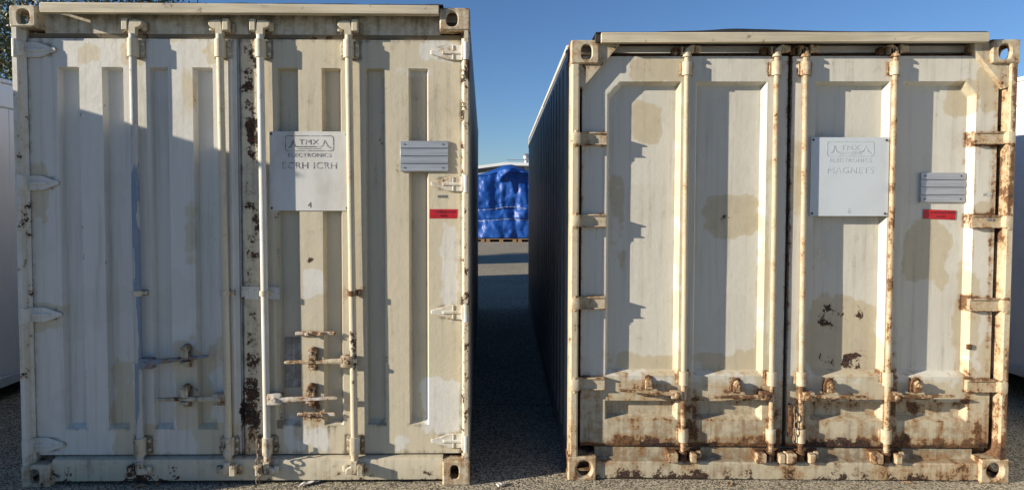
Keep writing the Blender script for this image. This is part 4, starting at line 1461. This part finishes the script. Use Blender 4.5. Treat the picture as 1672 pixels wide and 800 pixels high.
# blue tarpaulin over a load on pallets
def tarp_load():
    X0, X1, Y0, Y1 = -1.6, 3.4, 25.1, 27.6
    base = 0.14
    r = empty("tarp_covered_load", (0, 0, 0))
    tag(r, "bulky load wrapped in shiny blue tarpaulin, tied with pale rope, seen between the containers", "covered load")
    # closed wrapped shape: angle round the load, height up the side, then over the top
    nu, nv = 260, 90
    vs, fs = [], []
    cx, cy = (X0 + X1) / 2, (Y0 + Y1) / 2
    for j in range(nv + 1):
        t = j / nv
        for i in range(nu):
            a = 2 * math.pi * i / nu
            c, s_ = math.cos(a), math.sin(a)
            e = 5.0
            k = (abs(c) ** e + abs(s_) ** e) ** (-1 / e)
            ux, uy = c * k, s_ * k
            if t < 0.7:
                f = t / 0.7
                shrink = 1.0 - 0.03 * f - 0.07 * f ** 6
                zf = f
            else:
                f = (t - 0.7) / 0.3
                shrink = 0.90 * (1 - f) + 0.0
                zf = 1.0
            x = cx + ux * shrink * (X1 - X0) / 2
            y = cy + uy * shrink * (Y1 - Y0) / 2
            top = 2.72 + 0.20 * math.exp(-((x - 0.55) / 0.55) ** 2) + 0.05 * math.sin(x * 2.1)
            z = base + (top - base) * zf * (0.94 if t < 0.7 else 0.94 + 0.06 * math.sin(f * math.pi / 2))
            vs.append([x, y, z])
        
    V = np.array(vs)
    n1 = fbm(V[:, 0] * 1.6, V[:, 2] * 0.9 + V[:, 1] * 1.1, 3.0, 5) - .5
    n2 = fbm(V[:, 0] * 7, V[:, 2] * 2.2 + V[:, 1] * 4, 8.0, 4) - .5
    ridge = np.abs(fbm(V[:, 0] * 2.6 + V[:, 2] * .8, V[:, 2] * 1.4, 5.0, 3) - .5)
    side = (np.arange(len(V)) // nu / nv) < 0.7
    d = V[:, :2] - np.array([cx, cy])
    d = d / np.linalg.norm(d + 1e-6, axis=1, keepdims=True)
    r1 = 1 - np.abs(2 * fbm(V[:, 0] * 3.2 + 0.5 * V[:, 2], V[:, 2] * 0.7 + V[:, 1], 5.5, 2) - 1)
    r2 = 1 - np.abs(2 * fbm(V[:, 0] * 6.5 - 1.4 * V[:, 2], V[:, 2] * 2.4 + V[:, 1], 2.5, 3) - 1)
    amp = 0.42 * n1 + 0.10 * (r1 ** 4 - .5) + 0.02 * (r2 ** 5 - .4) - 0.26 * ridge
    waist = -0.05 * (np.exp(-((V[:, 2] - 1.22) / .04) ** 2) + np.exp(-((V[:, 2] - .82) / .04) ** 2))
    zc = np.interp(V[:, 0], [-.3, .25, .67, 1.18, 1.9], [2.15, 2.28, 2.62, 2.55, 2.3])
    lap = 0.26 * sstep(-.03, .05, V[:, 2] - zc) * sstep(-.1, .5, V[:, 0]) * (1 - sstep(1.5, 2.2, V[:, 0])) * (V[:, 1] < cy)
    V[:, :2] += d * ((amp + waist + lap) * side)[:, None]
    V[:, 2] += (~side) * 0.16 * n1
    for j in range(nv):
        for i in range(nu):
            k = (i + 1) % nu
            fs.append((j * nu + i, j * nu + k, (j + 1) * nu + k, (j + 1) * nu + i))
    fs.append(tuple(range(nu - 1, -1, -1)))
    mb = MB()
    mb.add(V, fs)
    mb.build("tarpaulin", 'tarp', r, smooth=180)
    for z in (1.95, 1.22, .82):
        j = int(round(((z - base) / ((2.75 - base) * .94)) * 0.7 * nv))
        if z > 1.9:
            continue
        m2 = MB()
        row = V[j * nu:(j + 1) * nu]
        for i in range(nu):
            p = Vector(row[i]); q = Vector(row[(i + 1) % nu])
            o = Vector((p.x - cx, p.y - cy, 0)).normalized() * .012
            m2.tube(p + o, q + o, .011, .011, 6, 1, False)
        m2.build("rope", 'rope', r)
    # pallets under it
    x = X0 + .1
    where = ['at its far left end', 'left of the two in the gap', 'right of the two in the gap', 'at its far right end']
    while x < X1 - 1.1:
        pr = empty("pallet", (x, Y0 + .02, 0))
        tag(pr, "wooden pallet under the blue tarpaulin load, " + where.pop(0), "pallet", "pallets under the tarpaulin load")
        for a in (0, .5, 1.0):
            m2 = MB()
            m2.bbox(a, a + .14, -.16, 1.9, 0, .095, .004)
            m2.build("bearer", 'pallet', pr)
        for k in range(9):
            m2 = MB()
            m2.bbox(-.01, 1.16, -.17 + k * .23, -.03 + k * .23, .0955, .118, .003)
            m2.build("deck_board", 'pallet', pr)
        x += 1.2
tarp_load()

# white gabled shed behind, with a roof ventilator and a rail
def shed():
    r = empty("white_shed", (-6, 36, 0.0))
    tag(r, "white shed with low gable roof and metal ventilator behind the blue tarpaulin", "shed")
    w, l, h = 14.0, 6.0, 3.25
    mb = MB()
    mb.bbox(.0, w, .1, l, 0, 3.0, .01)
    mb.build("wall", 'whitebox', r)
    mb = MB()
    # ridge runs away from the viewer; apex left of the middle
    ap = 6.55
    mb.poly([(-.3, 2.7), (ap, 3.62), (w + .3, 3.40), (w + .3, 3.28), (ap, 3.47), (-.3, 2.55)], -.1, l + .1)
    mb.build("roof", 'whitebox', r, smooth=0)
    mb = MB()
    x, y = 7.78, 1.0
    mb.tube((x, y, 3.3), (x, y, 3.78), .11, .11, 14, 1)
    mb.tube((x, y, 3.78), (x, y, 3.88), .11, .19, 14, 1)
    mb.tube((x, y, 3.88), (x, y, 4.02), .19, .19, 14, 1)
    mb.tube((x, y, 4.02), (x, y, 4.10), .13, .20, 14, 1)
    mb.tube((x, y, 4.10), (x, y, 4.16), .20, .08, 14, 1)
    mb.build("roof_ventilator", 'galv', r)
    mb = MB()
    mb.tube((ap + .1, .2, 3.76), (w, .2, 3.76), .02, .02, 8, 2)
    for k in range(6):
        xx = ap + .15 + k * 1.4
        mb.tube((xx, .2, 3.3), (xx, .2, 3.76), .018, .018, 8, 2)
    mb.build("roof_railing", 'galv', r)
shed()

# tree beyond the left white box
def tree(x, y, zc, rx, rz_, label):
    r = empty("evergreen_tree", (x, y, 0))
    tag(r, label, "tree")
    mb = MB()
    rr = random.Random(11)
    mb.tube((0, 0, 0), (.1, .05, zc - .6), .26, .13, 12, .5)
    for k in range(11):
        a = rr.uniform(0, 6.28)
        z0 = rr.uniform(zc * .45, zc * .9)
        L = rr.uniform(.5, .9) * rx
        p = Vector((.08, .03, z0))
        q = p + Vector((math.cos(a) * L * .5, math.sin(a) * L * .5, rr.uniform(.4, 1.0)))
        mb.tube(p, q, .08, .05, 8, .6)
        mb.tube(q, q + Vector((math.cos(a) * L * .5, math.sin(a) * L * .5, rr.uniform(.2, .9))), .05, .02, 8, .6)
    mb.build("trunk", 'bark', r)
    g = np.random.default_rng(4)
    C = []
    for k in range(230):
        d = g.normal(size=3)
        d /= np.linalg.norm(d)
        C.append(np.array([0, 0, zc]) + d * np.array([rx, rx * .9, rz_]) * g.uniform(.45, 1.0) ** .6)
    pts = []
    for c in C:
        n = 170
        pts.append(c + g.normal(size=(n, 3)) * np.array([.30, .30, .22]))
    Pt = np.concatenate(pts)
    n = len(Pt)
    ax = g.normal(size=(n, 3)); ax /= np.linalg.norm(ax, axis=1, keepdims=True)
    b = np.cross(ax, g.normal(size=(n, 3))); b /= np.linalg.norm(b, axis=1, keepdims=True)
    s1 = g.uniform(.035, .065, (n, 1)); s2 = s1 * .42
    vs = np.stack([Pt - ax * s1, Pt + b * s2, Pt + ax * s1, Pt - b * s2], 1).reshape(-1, 3)
    fs = np.arange(n * 4).reshape(n, 4)
    me = bpy.data.meshes.new("crown")
    me.from_pydata(vs.tolist(), [], fs.tolist())
    me.materials.append(MAT['leaf'])
    o = bpy.data.objects.new("crown", me)
    COL.objects.link(o)
    o.parent = r
tree(-9.9, 15.0, 5.4, 2.6, 2.5, "dark green leafy tree rising behind the top left corner of the cream container")

# litter on the asphalt in front of the doors
def scrap(x, y, w, l, rz, label):
    mb = MB()
    n = 6
    vs, fs = [], []
    for i in range(n + 1):
        for j in range(2):
            vs.append(((i / n - .5) * l, (j - .5) * w * (1 - .5 * abs(i / n - .5)), .006 + .008 * abs(math.sin(i * 1.9 + j))))
    k = len(vs)
    vs += [(a, b, c + .002) for a, b, c in vs]
    for i in range(n):
        fs += [(2 * i, 2 * i + 1, 2 * i + 3, 2 * i + 2), (k + 2 * i, k + 2 * i + 2, k + 2 * i + 3, k + 2 * i + 1)]
    mb.add(vs, fs)
    o = mb.build("paper_scrap", 'paper', None, smooth=0)
    o.location = (x, y, 0)
    o.rotation_euler = (0, 0, rz)
    tag(o, label, "litter", "bits of pale litter on the asphalt")
scrap(-1.02, 3.60, .035, .12, .55, "long pale scrap lying before the cream container's sill, left of its last rod")
scrap(-.72, 3.66, .03, .06, .2, "small white scrap beside the sill of the cream container")
scrap(.03, 3.58, .03, .05, .9, "pale scrap on the asphalt in the gap between the containers")

def leaf(x, y, rz, label):
    mb = MB()
    pts = [(-.028, 0, .004), (-.012, .012, .010), (.010, .013, .012), (.030, 0, .005), (.010, -.012, .009), (-.012, -.011, .007)]
    mb.add(pts + [(a, b, c + .0015) for a, b, c in pts], [(0, 1, 2, 3), (0, 3, 4, 5), (6, 9, 8, 7), (6, 11, 10, 9)] + [(i, (i + 1) % 6, 6 + (i + 1) % 6, 6 + i) for i in range(6)])
    o = mb.build("dry_leaf", 'pallet', None, smooth=0)
    o.location = (x, y, 0)
    o.rotation_euler = (0, 0, rz)
    tag(o, label, "leaf", "dry leaves by the containers")
leaf(-1.93, 3.56, .4, "dry leaf on the asphalt under the blue lock rod of the cream container")
leaf(-1.85, 3.60, 2.0, "curled dry leaf right of the one below the blue lock rod")
leaf(1.30, 3.60, 1.1, "dry leaf on the sunlit asphalt before the rusty container's left door")
leaf(2.30, 3.62, 2.6, "dry leaf before the rusty container's right casting")
